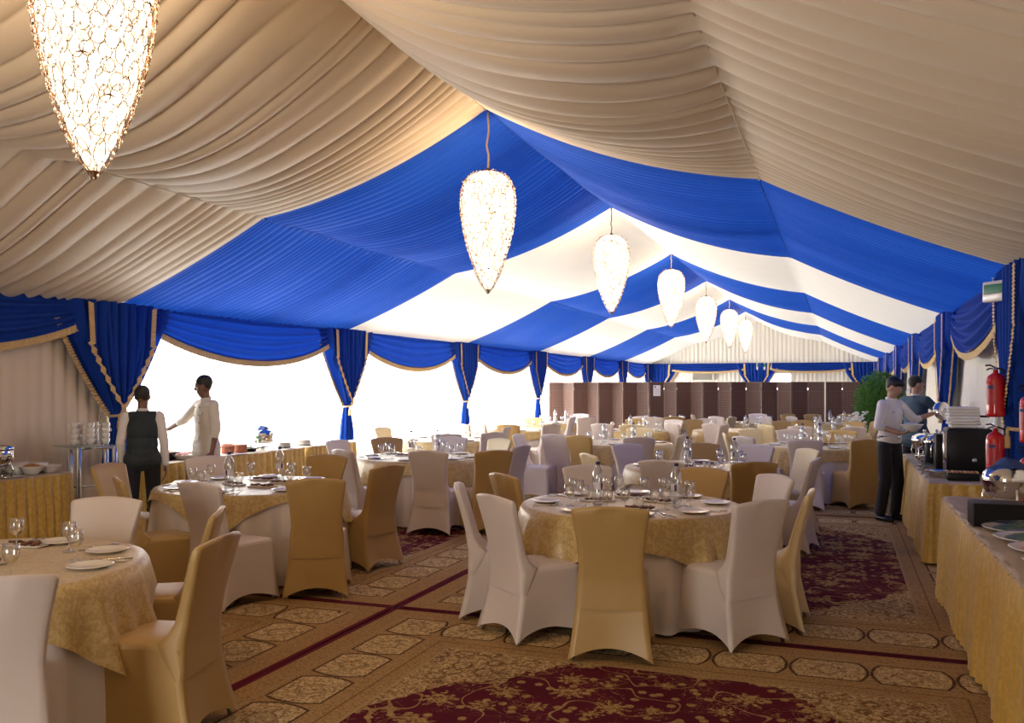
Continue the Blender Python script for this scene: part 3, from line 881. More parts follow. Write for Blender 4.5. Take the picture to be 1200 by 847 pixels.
# ------------------------------------------------------------------ round tables with cloths
TR = .80; ZT = .745
def make_round_table(x, y, lab):
    root = thing('round_table', lab, 'table', (x, y, 0), 0, 'round banquet tables')
    MB().lathe([(0, .715), (TR - .02, .715), (TR - .01, .72), (TR - .01, .735), (TR - .02, .742), (0, .742)], seg=48).build('tabletop', 'dark', root)
    for i in range(4):
        a = pi / 4 + i * pi / 2
        MB().tube([(.42 * cos(a), .42 * sin(a), .715), (.5 * cos(a), .5 * sin(a), .01)], .018, 8).build('leg', 'metal', root)
    return root
def cloth_mesh(seed):
    rnd = random.Random(seed); nf = 22; ph = [rnd.uniform(-.4, .4) for _ in range(60)]
    prof = [(0.0, ZT), (.4, ZT), (.72, ZT), (.785, ZT - .002), (TR, ZT - .012)]
    m = MB(); n = 132; vs = []; rows = []
    for r, z in prof: rows.append([(r * cos(2 * pi * i / n), r * sin(2 * pi * i / n), z) for i in range(n)])
    for k in range(1, 13):
        d = k / 12; z = lerp(ZT - .012, .018, d); row = []
        for i in range(n):
            a = 2 * pi * i / n
            w = sin(nf * a / 1.0 + 1.4 * sin(3 * a + seed)) * .6 + .4 * sin(13 * a + seed)
            r = TR + .004 + .040 * d + .046 * w * d ** .6
            row.append((r * cos(a), r * sin(a), z))
        rows.append(row)
    vs = [p for r in rows for p in r]
    fs = [(k * n + i, k * n + (i + 1) % n, (k + 1) * n + (i + 1) % n, (k + 1) * n + i)[::-1] for k in range(len(rows) - 1) for i in range(n)]
    return m.raw(vs, fs)
def overlay_mesh(a_, rot, seed):
    n = 160; m = MB(); rows = []
    def ext(a):
        a = a - R(rot); p = 9
        return a_ / ((abs(cos(a)) ** p + abs(sin(a)) ** p) ** (1 / p))
    z0 = ZT + .006
    for r in (0, .3, .6, .76): rows.append([(r * cos(2 * pi * i / n), r * sin(2 * pi * i / n), z0) for i in range(n)])
    rows.append([((TR + .002) * cos(2 * pi * i / n), (TR + .002) * sin(2 * pi * i / n), z0 - .003) for i in range(n)])
    K = 8
    for k in range(1, K + 1):
        row = []
        for i in range(n):
            a = 2 * pi * i / n; L = max(.02, ext(a) - TR) * (1 + .04 * sin(5 * a + seed)); d = L * k / K
            w = sin(17 * a + 1.6 * sin(2 * a + seed)) * .5 + .5 * sin(31 * a + seed * 2)
            r = TR + .012 + .22 * d * (L / .4) ** .5 + .15 * w * d * min(1, L / .2)
            r = max(r, TR + .012 + .075 * d + .02 * min(1, d / .1))
            row.append((r * cos(a), r * sin(a), z0 - .006 - d * .97))
        rows.append(row)
    vs = [p for r in rows for p in r]
    fs = [(k * n + i, k * n + (i + 1) % n, (k + 1) * n + (i + 1) % n, (k + 1) * n + i)[::-1] for k in range(len(rows) - 1) for i in range(n)]
    return m.raw(vs, fs)
t0 = None
for k, (x, y, a_, rot, desc) in T.items():
    if t0 is None: t0 = make_round_table(x, y, 'dark-topped folding table under cloths, the ' + desc)
    else: dup(t0, (x, y, 0), 0, 'dark-topped folding table under cloths, the ' + desc)
    tag(cloth_mesh(k).build('tablecloth', 'white_cloth', loc=(x, y, .008)), 'white floor-length cloth on the ' + desc, 'tablecloth', 'white round tablecloths')
    tag(overlay_mesh(a_, rot, k).build('table_overlay', 'gold_cloth', loc=(x, y, .008)), 'gold square top cloth on the ' + desc, 'tablecloth', 'gold square top cloths')
ZTT = ZT + .006 + .009

# ------------------------------------------------------------------ tableware prototypes
def mk_glass(label, loc):
    root = thing('stemmed_glass', label, 'glass', loc)
    p = [(.0, .0), (.033, .0), (.034, .002), (.012, .006), (.0045, .015), (.004, .055), (.010, .066), (.028, .080), (.037, .105), (.037, .130), (.033, .155),
         (.0315, .155), (.0355, .130), (.0355, .105), (.027, .083), (.008, .071), (.0, .070)]
    MB().lathe(p, seg=20, cap=False).build('bowl', 'glass', root)
    return root
def mk_goblet_single(label, loc):
    p = [(.0, .0), (.033, .0), (.034, .002), (.012, .006), (.0045, .015), (.004, .055), (.010, .066), (.028, .080), (.037, .105), (.037, .130), (.033, .155),
         (.0315, .155), (.0355, .130), (.0355, .105), (.027, .083), (.008, .071), (.0, .070)]
    return tag(MB().lathe(p, seg=20, cap=False).build('stemmed_glass', 'glass', loc=loc), label, 'glass')
def mk_bottle(label, loc):
    root = thing('water_bottle', label, 'bottle', loc)
    b = [(.0, .003), (.030, .0), (.038, .006), (.040, .02), (.038, .035), (.040, .05), (.0385, .065), (.040, .08), (.040, .10), (.036, .12), (.036, .165), (.040, .18), (.040, .215), (.035, .245), (.020, .275), (.014, .285), (.014, .30), (.0, .30)]
    MB().lathe(b, seg=20, cap=False).build('body', 'water', root)
    MB().lathe([(.0375, .118), (.0375, .168)], seg=24, cap=False).build('label_sleeve', 'label_paper', root)
    m = MB()
    for a0 in (.4, 2.5, 4.6): m.grid(lambda u, v, a0=a0: ((.0382) * cos(a0 + u * .45), (.0382) * sin(a0 + u * .45), lerp(.120, .166, v)), 4, 1)
    m.build('label_print', 'label_purple', root)
    MB().lathe([(.0, .318), (.015, .318), (.016, .315), (.016, .296), (.0, .296)], seg=14).build('cap', 'cap', root)
    return root
def mk_plate(name, label, loc, r=.105, m='china'):
    p = [(0, .001), (r * .6, .0), (r * .66, .002), (r * .95, .014), (r, .016), (r, .019), (r * .93, .018), (r * .64, .007), (0, .006)]
    return tag(MB().lathe(p[::-1], seg=28, cap=False).build(name, m, loc=loc), label, 'plate')
def mk_knife(label, loc, rz):
    m = MB(); m.rbox((0, -.05, .004), (.014, .11, .006), .002); m.rbox((0, .055, .003), (.018, .11, .002), .0008)
    return tag(m.build('table_knife', 'chrome', loc=loc, rotz=rz), label, 'cutlery')
def mk_fork(label, loc, rz):
    m = MB(); m.tube([(0, -.10, .004), (0, -.03, .006), (0, .03, .003), (0, .05, .005)], [.005, .003, .0035, .007], 6)
    for x in (-.0075, -.0025, .0025, .0075): m.tube([(x, .045, .005), (x, .07, .004), (x, .095, .009)], .0014, 5)
    return tag(m.build('table_fork', 'chrome', loc=loc, rotz=rz), label, 'cutlery')
def mk_snack(label, loc, rz, fm='food'):
    root = thing('snack_dish', label, 'dish', loc, rz)
    m = MB(); prof = [(.0, .003), (.9, .0), (1, .010), (1.0, .013), (.88, .006), (.0, .006)]
    n = 24; rr = rrect(.13, .045, .012, 5); vs = []; k = len(rr)
    for s, z in prof[1:5]: vs += [(x * s, y * s, z) for x, y in rr]
    fs = [(a * k + i, a * k + (i + 1) % k, (a + 1) * k + (i + 1) % k, (a + 1) * k + i) for a in range(3) for i in range(k)]
    fs += [tuple(range(k))[::-1], tuple(range(3 * k, 4 * k))]
    m.raw(vs, fs).build('plate', 'china', root)
    f = MB(); rnd = random.Random(3)
    for i in range(34):
        f.ell((rnd.uniform(-.10, .10), rnd.uniform(-.026, .026), .014 + rnd.uniform(0, .012)), (.014, .009, .008), Matrix.Rotation(rnd.uniform(0, 3), 3, 'Z'), 8)
    tag(f.build('dates', fm, root), None, kind='stuff')
    return root
PR = {}
def put(kind, maker, label, loc, rz, group, cat=None):
    if kind not in PR:
        o = maker(label, loc) if maker.__code__.co_argcount == 2 else maker(label, loc, rz)
        PR[kind] = o; o.rotation_euler = (0, 0, rz); o['group'] = group; return o
    return dup(PR[kind], loc, rz, label, group)
mk_small_plate = lambda label, loc: mk_plate('side_plate', label, loc)
SECS = ['right', 'far right', 'far', 'far left', 'left', 'near left', 'near', 'near right']
def place_settings(tb, secs, cut=True, glasses=1, rad=.56):
    x, y, _, _, desc = T[tb]
    for s in secs:
        a = s * pi / 4 + YAW + (.12 * sin(tb * 3 + s))       # sector 0 = camera right
        c_, s_ = cos(a), sin(a); g = 'tableware on the ' + desc
        P = lambda r, t: (x + r * c_ - t * s_, y + r * s_ + t * c_, ZTT)
        place = '%s place, %s' % (SECS[s], desc)
        put('plate', mk_small_plate, 'small white side plate, ' + place, P(.62, -.07), 0, g)
        put('glass', mk_goblet_single, 'empty stemmed water glass, ' + place, P(.47, .10 + .03 * sin(s * 5)), 0, g)
        if glasses > 1: put('glass', mk_goblet_single, 'second stemmed glass set inward, ' + place, P(.36, .17), 0, g)
        if cut:
            put('knife', mk_knife, 'silver table knife, ' + place, P(.62, .075), a + pi / 2 + .2 * sin(s), g)
            put('fork', mk_fork, 'silver table fork, ' + place, P(.64, .12), a + pi / 2 + .3, g)
place_settings(1, (0, 1, 2, 3, 7, 6), glasses=1)
place_settings(2, range(8)); place_settings(3, range(8), glasses=2)
place_settings(4, range(8)); place_settings(5, range(8)); place_settings(7, range(8), glasses=2)
place_settings(6, range(8), cut=False)
for tb in (8, 9, 10, 11, 12, 13, 14, 15, 16): place_settings(tb, (1, 3, 5, 7, 0, 6), cut=False)
def bottles(tb, spots):
    x, y, _, _, desc = T[tb]
    for i, (lx, ly) in enumerate(spots):
        wx, wy = x + lx * CT - ly * ST, y + lx * ST + ly * CT
        nm = ('left', 'right', 'third')[i] if len(spots) > 1 else 'only'
        put('bottle', mk_bottle, 'clear water bottle with dark cap, %s one on %s' % (nm, desc), (wx, wy, ZTT), i * 1.1 + tb, 'water bottles on the tables')
bottles(2, ((-.08, -.35), (.18, .28))); bottles(3, ((-.25, -.10), (.30, -.22))); bottles(4, ((-.12, .0), (.18, .25)))
bottles(5, ((-.12, .1), (.33, -.15))); bottles(6, ((-.22, .05), (.18, -.30))); bottles(7, ((-.2, .1), (-.05, -.2), (.1, .25)))
for tb in (10, 12, 13, 14): bottles(tb, ((-.1, .1), (.15, -.1)))
def snacks(tb, spots):
    x, y, _, _, desc = T[tb]
    for i, (lx, ly, rz) in enumerate(spots):
        wx, wy = x + lx * CT - ly * ST, y + lx * ST + ly * CT
        nm = ('nearest', 'second nearest', 'third nearest', 'farthest')[i]
        put('snack', mk_snack, 'oblong dish of dried dates, %s on %s' % (nm, desc), (wx, wy, ZTT), rz, 'snack dishes')
snacks(1, ((.10, -.42, .5), (.05, .05, -.1), (.0, .5, .1)))
snacks(2, ((.15, -.18, .2), (-.15, .0, -.3), (.25, .12, .5), (.0, .38, .1)))
snacks(3, ((.02, -.35, .1), (-.22, .12, .4), (.22, .05, -.2), (.05, .35, .2)))
snacks(4, ((-.2, .1, .3), (.2, -.2, -.3))); snacks(5, ((-.2, -.1, .3), (.1, .25, .1))); snacks(7, ((0, -.1, .3), (.2, .15, .1)))
# spoon on the front-left table, salt and pepper on the central table
def mk_shaker(label, loc):
    root = thing('shaker', label, 'shaker', loc)
    MB().lathe([(0, 0), (.018, 0), (.019, .004), (.015, .045), (.0, .045)], seg=14).build('body', 'china', root)
    MB().lathe([(.0155, .045), (.0155, .052), (.010, .062), (0, .064)], seg=14).build('cap', 'chrome', root)
    return root
for nm, lx, ly in (('left', .02, -.12), ('right', .065, -.13)):
    x, y = T[3][0] + lx * CT - ly * ST, T[3][1] + lx * ST + ly * CT
    put('shaker', mk_shaker, 'white ceramic shaker, %s of the pair on central front table' % nm, (x, y, ZTT), 0, 'salt and pepper shakers')
for nm, lx, ly in (('left', .02, -.12), ('right', .065, -.13)):
    x, y = T[5][0] + lx * CT - ly * ST, T[5][1] + lx * ST + ly * CT
    put('shaker', mk_shaker, 'white ceramic shaker, %s one on table behind the central one' % nm, (x, y, ZTT), 0, 'salt and pepper shakers')
def mk_napkin(label, loc):
    m = MB()
    def fn(u, v):
        a = 2 * pi * u; r = .055 * (1 - v) ** .8 * (1 + .22 * sin(5 * a)) + .002
        return (r * cos(a), r * sin(a) * .6, .17 * v + .012 * sin(3 * a) * v * (1 - v))
    return tag(m.grid(fn, 30, 10, wrap=True).build('folded_napkin', 'napkin', loc=loc), label, 'napkin')
for tb, lx, ly, nm in ((15, .35, -.1, 'standing tall'), (16, -.1, .1, 'pointed'), (14, -.1, -.2, 'left peaked'), (10, .1, .3, 'peaked'), (13, -.3, .2, 'left peaked'), (13, .15, .3, 'right peaked')):
    x, y = T[tb][0] + lx * CT - ly * ST, T[tb][1] + lx * ST + ly * CT
    put('napkin', mk_napkin, 'white folded napkin, %s, on %s' % (nm, T[tb][4]), (x, y, ZTT), tb, 'folded napkins')

# ------------------------------------------------------------------ buffet tables with pleated gold skirts
def buffet(x0, x1, y0, y1, label, seed, z=.75, tlabel=None):
    cx, cy = (x0 + x1) / 2, (y0 + y1) / 2
    root = thing('buffet_table', label, 'table', (cx, cy, 0), 0, 'long buffet tables with gold skirts')
    hx, hy = (x1 - x0) / 2, (y1 - y0) / 2
    MB().rbox((0, 0, z - .02), (2 * hx - .04, 2 * hy - .04, .03), .008).build('tabletop', 'dark', root)
    for sx in (-1, 1):
        for sy in (-1, 1): MB().tube([(sx * (hx - .08), sy * (hy - .1), z - .03), (sx * (hx - .08), sy * (hy - .1), .01)], .016, 8).build('leg', 'metal', root)
    pts = rrect(hx, hy, .03, 3); P = [Vector((a, b, 0)) for a, b in pts]; P.append(P[0].copy())
    path = []; acc = 0
    for a, b in zip(P[:-1], P[1:]):
        L = (b - a).length; n = max(1, int(L / .014)); nrm = Vector(((b - a).y, -(b - a).x, 0)).normalized()
        for i in range(n): path.append((a.lerp(b, i / n), nrm, acc + L * i / n))
        acc += L
    rnd = random.Random(seed)
    N = len(path); m = MB(); rows = []
    K = 10
    for k in range(K + 1):
        v = k / K; row = []
        for (p, nr, s) in path:
            w = sin(s * 2 * pi / .135 + 1.5 * sin(s * 3.1 + seed)) ; w2 = sin(s * 2 * pi / .052 + 2 * sin(s * 5.3 + seed))
            merge = v ** .6
            pl = abs(sin(pi * s / .115 + 1.3 * sin(s * 3.1 + seed))) ** .55; off = .004 + (.014 * pl * (1 - merge) + .062 * pl * (.75 + .25 * sin(s * 7 + seed)) * merge) + .022 * v + .006 * sin(s * 9 + seed) * v
            q = p + nr * off
            zz = lerp(z - .004, .012, v) + (.010 * sin(s * 4 + seed) + .012) * v
            row.append((q.x, q.y, zz))
        rows.append(row)
    vs = [p for r in rows for p in r]
    fs = [(k * N + i, k * N + (i + 1) % N, (k + 1) * N + (i + 1) % N, (k + 1) * N + i) for k in range(K) for i in range(N)]
    m.raw(vs, fs).build('skirt', 'skirt', root)
    # top cloth with a scalloped roll at the edge
    t = MB(); ins = [(.0, z + .004), (.9, z + .004), (.985, z + .004), (1.0, z + .002), (1.012, z - .012)]
    pr = rrect(1, 1, .05, 3)
    path2 = [(p.x, p.y, nr, s) for (p, nr, s) in path]
    rows = []
    for kk, (sc, zz) in enumerate(ins):
        row = []
        for (px_, py_, nr, s) in path2:
            bx = px_ * min(sc, 1) + nr.x * max(0, sc - 1) * 1.6; by = py_ * min(sc, 1) + nr.y * max(0, sc - 1) * 1.6
            dz = .006 * sin(s * 2 * pi / .42 + seed) if kk >= 3 else 0
            row.append((bx, by, zz + dz + (.003 * sin(px_ * 9 + py_ * 7) if kk == 1 else 0)))
        rows.append(row)
    vs = [p for r in rows for p in r]
    fs = [(k * N + i, k * N + (i + 1) % N, (k + 1) * N + (i + 1) % N, (k + 1) * N + i)[::-1] for k in range(len(ins) - 1) for i in range(N)]
    t.raw(vs, fs)
    tag(t.build('table_cover', 'buffet_top', loc=(cx, cy, 0)), tlabel or ('beige cover sheet on ' + label.split(',')[0]), 'tablecloth', 'beige buffet covers')
    return root
buffet(.765, 1.31, 3.1, 7.8, 'long gold-skirted buffet table at right, nearest the camera', 1, tlabel='beige cover sheet on the nearest right-hand buffet')
buffet(.765, 1.31, 8.9, 12.55, 'gold-skirted buffet table at right, under the coffee machine', 2, tlabel='beige cover sheet under the black coffee machine')
buffet(-7.72, -7.34, 3.6, 6.92, 'gold-skirted buffet table at far left under the tureen', 3, tlabel='beige cover sheet under the silver tureen at left')
buffet(-7.72, -7.18, 8.05, 10.85, 'gold-skirted buffet table behind the chef at the window', 4, tlabel='beige cover sheet under the terracotta pots')
buffet(-7.72, -7.18, 10.98, 12.3, 'short gold-skirted table beside the first window curtain', 5, tlabel='beige cover sheet on short table beside window curtain')
ZBT = .757

# ------------------------------------------------------------------ buffet items
def lathe_thing(name, prof, m, label, cat, loc, group=None, seg=24, scale=1):
    o = MB().lathe([(r * scale, z * scale) for r, z in prof], seg=seg, cap=False).build(name, m, loc=loc)
    return tag(o, label, cat, group)
BOWL = [(0, .004), (.06, .0), (.065, .004), (.10, .04), (.125, .075), (.135, .085), (.132, .088), (.120, .078), (.095, .042), (.055, .010), (0, .008)]
def bowl_food(name, label, loc, m, food, sc=1, cat='bowl', group=None):
    root = thing(name, label, cat, loc, 0, group)
    MB().lathe([(r * sc, z * sc) for r, z in BOWL], seg=28, cap=False).build('dish', m, root)
    if food:
        f = MB()
        rnd = random.Random(int(sc * 100)); 
        f.grid(lambda u, v: (.115 * sc * v * cos(2 * pi * u), .115 * sc * v * sin(2 * pi * u), sc * (.070 + .035 * (1 - v * v) + .006 * sin(9 * u * 6.28 + 7 * v))), 28, 6, wrap=True)
        tag(f.build('filling', food, root), None, kind='stuff')
    return root
# --- chafing dish
def chafer(label, loc, rz, napkin=None, sc=1.0, round_=True):
    root = thing('chafing_dish', label, 'chafing dish', loc, rz, 'silver chafing dishes')
    S = lambda pr: [(r * sc, z * sc) for r, z in pr]
    MB().lathe(S([(0, .10), (.13, .10), (.155, .12), (.165, .17), (.17, .22), (.175, .225), (.175, .235), (.0, .235)]), seg=32, cap=False).build('pan', 'chrome', root)
    lid = MB().lathe(S([(.178, .235), (.178, .25), (.165, .285), (.13, .315), (.07, .335), (0, .34)]), seg=32, cap=False).build('lid', 'chrome', root)
    MB().lathe(S([(.012, .335), (.010, .355), (.024, .365), (.026, .375), (.015, .385), (0, .387)]), seg=14).build('knob', 'chrome', lid)
    for i in range(3):
        a = i * 2 * pi / 3 + .4
        MB().tube([(sc * .15 * cos(a), sc * .15 * sin(a), sc * .20), (sc * .175 * cos(a), sc * .175 * sin(a), sc * .09), (sc * .16 * cos(a), sc * .16 * sin(a), .006)], .009 * sc, 8).build('leg', 'chrome', root)
    MB().lathe(S([(0, .004), (.04, .004), (.04, .04), (.032, .045), (0, .045)]), seg=16, cap=False).build('burner', 'chrome', root)
    if napkin:
        n = MB()
        n.grid(lambda u, v: (lerp(-.15, .15, u) * sc, lerp(-.13, .13, v) * sc, sc * (.395 - .10 * (abs(2 * u - 1)) ** 1.4 - .07 * abs(2 * v - 1) ** 2 + .008 * sin(u * 20))), 16, 12)
        tag(n.build('cloth_napkin', napkin, loc=(loc[0], loc[1], loc[2]), rotz=rz), 'blue cloth draped over ' + label, 'napkin')
    return root
chafer('silver chafing pot at near right buffet', (1.10, 7.02, ZBT), .3, 'napkin_blue', .95)
chafer('silver chafing dish on window buffet', (-7.45, 10.25, ZBT), .3, 'napkin_blue', .85)
chafer('silver chafing dish with lid knob, right buffet behind coffee machine', (1.05, 11.35, ZBT), .1, None, .95)
chafer('silver chafing dish beside the server, right buffet far end', (.98, 12.15, ZBT), .7, None, .85)
# --- soup tureen on far left table
def tureen(loc):
    root = thing('soup_tureen', 'large polished silver soup tureen with domed lid, far left table', 'tureen', loc)
    MB().lathe([(0, .09), (.12, .09), (.165, .13), (.18, .19), (.178, .25), (.165, .27), (0, .27)], seg=32, cap=False).build('pot', 'chrome', root)
    l = MB().lathe([(.185, .27), (.185, .278), (.15, .31), (.08, .335), (0, .345)], seg=32, cap=False).build('lid', 'chrome', root)
    MB().lathe([(.012, .34), (.010, .365), (.026, .378), (.028, .388), (0, .395)], seg=14).build('knob', 'dark', l)
    for i in range(4):
        a = i * pi / 2 + .4
        MB().tube([(.15 * cos(a), .15 * sin(a), .16), (.19 * cos(a), .19 * sin(a), .08), (.17 * cos(a), .17 * sin(a), .008)], .012, 8).build('leg', 'chrome', root)
    MB().lathe([(0, .008), (.05, .008), (.05, .05), (0, .05)], seg=16).build('burner', 'black', root)
    for s in (-1, 1):
        MB().tube([(s * .175, -.04, .2), (s * .215, -.02, .215), (s * .215, .02, .215), (s * .175, .04, .2)], .008, 8).build('handle', 'chrome', root)
tureen((-7.58, 6.22, ZBT))
bowl_food('serving_bowl', 'white bowl heaped with yellow food, beside the tureen', (-7.48, 6.56, ZBT), 'china', 'crumble', .95, group='white serving bowls on left tables')
bowl_food('serving_bowl', 'empty-looking white bowl at corner of tureen table', (-7.50, 6.79, ZBT), 'china', None, .85, group='white serving bowls on left tables')
bx = MB(); rr = rrect(.14, .20, .03, 4); vs = []
for s, z in ((.85, 0), (1, .10), (.97, .10), (.83, .01)): vs += [(x * s, y * s, z) for x, y in rr]
k = len(rr); fs = [(a * k + i, a * k + (i + 1) % k, (a + 1) * k + (i + 1) % k, (a + 1) * k + i) for a in range(3) for i in range(k)] + [tuple(range(k))[::-1], tuple(range(3 * k, 4 * k))]
bx.raw(vs, fs)
tag(bx.build('oblong_dish', 'china', loc=(-7.66, 6.62, ZBT)), 'oblong white dish behind the bowls on tureen table', 'dish')
# silver spoon rest on tureen table
tag(MB().lathe([(0, .0), (.13, .0), (.14, .012), (.137, .013), (.125, .005), (0, .004)], seg=28, cap=False).build('silver_tray', 'chrome', loc=(-7.47, 6.30, ZBT)), 'round silver tray at foot of the tureen', 'tray')

# --- glass stand with stacked cups
gs = thing('glass_display_stand', 'chrome-legged stand with green-edged glass top, left wall', 'stand', (-7.50, 7.38, 0), R(70))
tp = MB().rbox((0, 0, 1.0), (.78, .34, .012), .004).build('glass_top', 'green_glass', gs)
for sx in (-.22, .16):
    fr = MB()
    fr.rbox((sx, -.10, .50), (.045, .03, .98), .006); fr.rbox((sx, .10, .50), (.045, .03, .98), .006)
    fr.rbox((sx, 0, .975), (.045, .17, .03), .006)
    fr.build('leg', 'chrome', gs)
MB().rbox((-.03, -.10, .97), (.34, .025, .03), .006).build('cross_bar', 'chrome', gs)
MB().rbox((-.03, .10, .55), (.34, .02, .02), .005).build('cross_bar', 'chrome', gs)
MB().rbox((-.03, 0, .12), (.36, .26, .012), .004).build('lower_shelf', 'green_glass', gs)
def mk_cup(label, loc):
    root = thing('coffee_cup', label, 'cup', loc, 0, 'white cups stacked on glass stand')
    MB().lathe([(0, .002), (.025, 0), (.028, .004), (.038, .03), (.041, .058), (.039, .058), (.035, .03), (.024, .008), (0, .007)], seg=20, cap=False).build('bowl', 'china', root)
    MB().tube([(.036, 0, .045), (.055, 0, .045), (.060, 0, .030), (.050, 0, .018), (.034, 0, .018)], .004, 6).build('handle', 'china', root)
    return root
g = R(70)
q = 0
for col_i, (lx, ly) in enumerate(((-.24, -.05), (-.15, .05), (-.08, -.06), (.02, .06), (.09, -.05))):
    for lev in range(4):
        wx = -7.50 + lx * cos(g) - ly * sin(g); wy = 7.38 + lx * sin(g) + ly * cos(g)
        nm = 'white coffee cup on glass stand, %s stack from left, %s' % (ordn[col_i], ('bottom cup', 'second cup up', 'third cup up', 'top cup')[lev])
        put('cup', mk_cup, nm, (wx, wy, 1.0065 + lev * .058), lev * 1.3 + col_i, 'white cups stacked on glass stand')

# --- window buffet: trays, pots, plates
root = thing('black_tray_box', 'black box tray of food under the chef\'s hand', 'tray', (-7.48, 8.42, ZBT), R(90))
MB().rbox((0, 0, .045), (.30, .20, .09), .008).build('box', 'black', root)
f = MB().grid(lambda u, v: (lerp(-.13, .13, u), lerp(-.08, .08, v), .095 + .02 * sin(pi * u) * sin(pi * v) + .006 * sin(30 * u) * sin(22 * v)), 20, 14)
tag(f.build('filling', 'crumble', root), None, kind='stuff')
root = thing('fruit_platter', 'white platter of pink dessert, beside black tray on window buffet', 'platter', (-7.32, 8.60, ZBT))
MB().lathe([(0, .004), (.12, 0), (.125, .004), (.19, .055), (.195, .06), (.185, .058), (.12, .012), (0, .01)], seg=32, cap=False).build('dish', 'china', root)
f = MB(); rnd = random.Random(9)
for i in range(60):
    a, r_ = rnd.uniform(0, 6.28), .15 * rnd.random() ** .5; f.ell((r_ * cos(a), r_ * sin(a), .055 + .03 * (1 - r_ / .15)), (.02, .02, .013), None, 8)
tag(f.build('dessert_pieces', 'pink_food', root), None, kind='stuff')
bowl_food('serving_bowl', 'white bowl on window buffet behind the waiter\'s shoulder', (-7.45, 8.16, ZBT), 'china', 'crumble', .8, group='white serving bowls on left tables')
root = thing('garnish_tray', 'shallow tray of garnished bites right of pink dessert', 'tray', (-7.40, 8.95, ZBT), R(90))
MB().rbox((0, 0, .012), (.30, .22, .024), .008).build('tray', 'china', root)
f = MB()
for i in range(6):
    for j in range(4): f.ell((-.12 + i * .048, -.07 + j * .047, .035), (.018, .018, .014), None, 8)
tag(f.build('bites', 'crumble', root), None, kind='stuff')
POT = [(0, .003), (.07, .0), (.078, .006), (.082, .05), (.082, .095), (.086, .098), (.086, .112), (.078, .114), (.074, .095), (.072, .01), (0, .01)]
for i, (x, y) in enumerate(((-7.60, 9.15), (-7.35, 9.12), (-7.55, 9.36), (-7.33, 9.36), (-7.30, 9.58), (-7.52, 9.60))):
    nm = ('rear left', 'front left', 'rear middle', 'front middle', 'front right', 'rear right')[i]
    r_ = thing('terracotta_pot', 'round terracotta cooking pot on window buffet, %s of six' % nm, 'pot', (x, y, ZBT), 0, 'terracotta pots on the window buffet')
    MB().lathe(POT, seg=24, cap=False).build('pot_body', 'terracotta', r_)
    MB().lathe([(0, .100), (.075, .098)], seg=20, cap=False).build('filling', 'crumble' if i % 2 else 'salad', r_)
tag(MB().rbox((0, 0, .006), (.26, .5, .012), .004).build('serving_board', 'china', loc=(-7.27, 9.30, ZBT)), 'white flat board in front of the terracotta pots', 'board')
for i, (x, y) in enumerate(((-7.40, 9.86), (-7.55, 9.98))):
    r_ = thing('frying_pan', 'black shallow pan with salad on window buffet, %s one' % ('front', 'rear')[i], 'pan', (x, y, ZBT), .6 + i, 'black pans')
    MB().lathe([(0, 0), (.10, 0), (.125, .045), (.12, .045), (.096, .006), (0, .006)], seg=24, cap=False).build('pan_body', 'black', r_)
    MB().tube([(.12, 0, .04), (.2, 0, .06), (.27, 0, .065)], .009, 8).build('handle', 'black', r_)
    tag(MB().grid(lambda u, v: (.10 * v * cos(6.283 * u), .10 * v * sin(6.283 * u), .025 + .02 * (1 - v)), 20, 4, wrap=True).build('filling', 'salad', r_), None, kind='stuff')
def plate_stack(n, x, y, z0, where, r=.12, group='stacked white plates', step=.012):
    for i in range(n):
        nm = 'bottom' if i == 0 else ('top' if i == n - 1 else '%s from bottom' % ordn[i])
        put('bigplate', lambda label, loc: mk_plate('dinner_plate', label, loc, .12), 'white dinner plate, %s, %s' % (nm, where), (x, y, z0 + i * step), 0, group)
plate_stack(6, -7.38, 10.66, ZBT, 'plate stack nearest the window curtain gap')
plate_stack(6, -7.42, 11.22, ZBT, 'stack on short table by window')

# --- near right buffet
bxr = thing('black_riser_box', 'open black riser box on near right buffet', 'riser', (.93, 6.28, ZBT), R(2))
bm = MB(); bm.rbox((0, 0, .138), (.32, .22, .012), .003); bm.rbox((-.154, 0, .066), (.012, .22, .132), .003); bm.rbox((.154, 0, .066), (.012, .22, .132), .003); bm.rbox((0, -.09, .066), (.30, .012, .132), .003)
bm.build('box', 'black', bxr, smooth=False)
for i, (x, y, fd) in enumerate(((1.02, 6.02, 'salad'), (1.03, 5.66, 'salad'), (1.05, 5.30, 'pink_food'), (1.05, 4.92, 'crumble'), (1.07, 4.54, 'salad'), (1.08, 4.14, 'pink_food'))):
    nm = ('by the black riser', 'second from riser, dark green', 'third from riser, reddish', 'fourth from riser, pale', 'fifth from riser, dark', 'sixth from riser, nearest the camera')[i]
    r_ = thing('wrapped_platter', 'film-wrapped round platter, %s' % nm, 'platter', (x, y, ZBT), 0, 'film-wrapped platters on near right buffet')
    MB().lathe([(0, .004), (.13, 0), (.14, .004), (.215, .026), (.22, .03), (.21, .03), (.135, .012), (0, .01)], seg=36, cap=False).build('dish', 'china', r_)
    f = MB().grid(lambda u, v, i=i: (.16 * v * cos(6.283 * u), .16 * v * sin(6.283 * u), .018 + .032 * (1 - v * v) + .007 * sin(31 * u + 9 * v + i) * (1 - v)), 36, 8, wrap=True)
    tag(f.build('food', fd, r_), None, kind='stuff')
    MB().grid(lambda u, v, i=i: (.216 * v * cos(6.283 * u), .216 * v * sin(6.283 * u), .031 + .036 * (1 - v * v) + .004 * sin(6.283 * 11 * u + 8 * v)), 60, 8, wrap=True).build('plastic_wrap', 'plastic_wrap', r_)
MUG = [(0, .004), (.036, 0), (.042, .004), (.044, .09), (.041, .09), (.038, .01), (0, .01)]
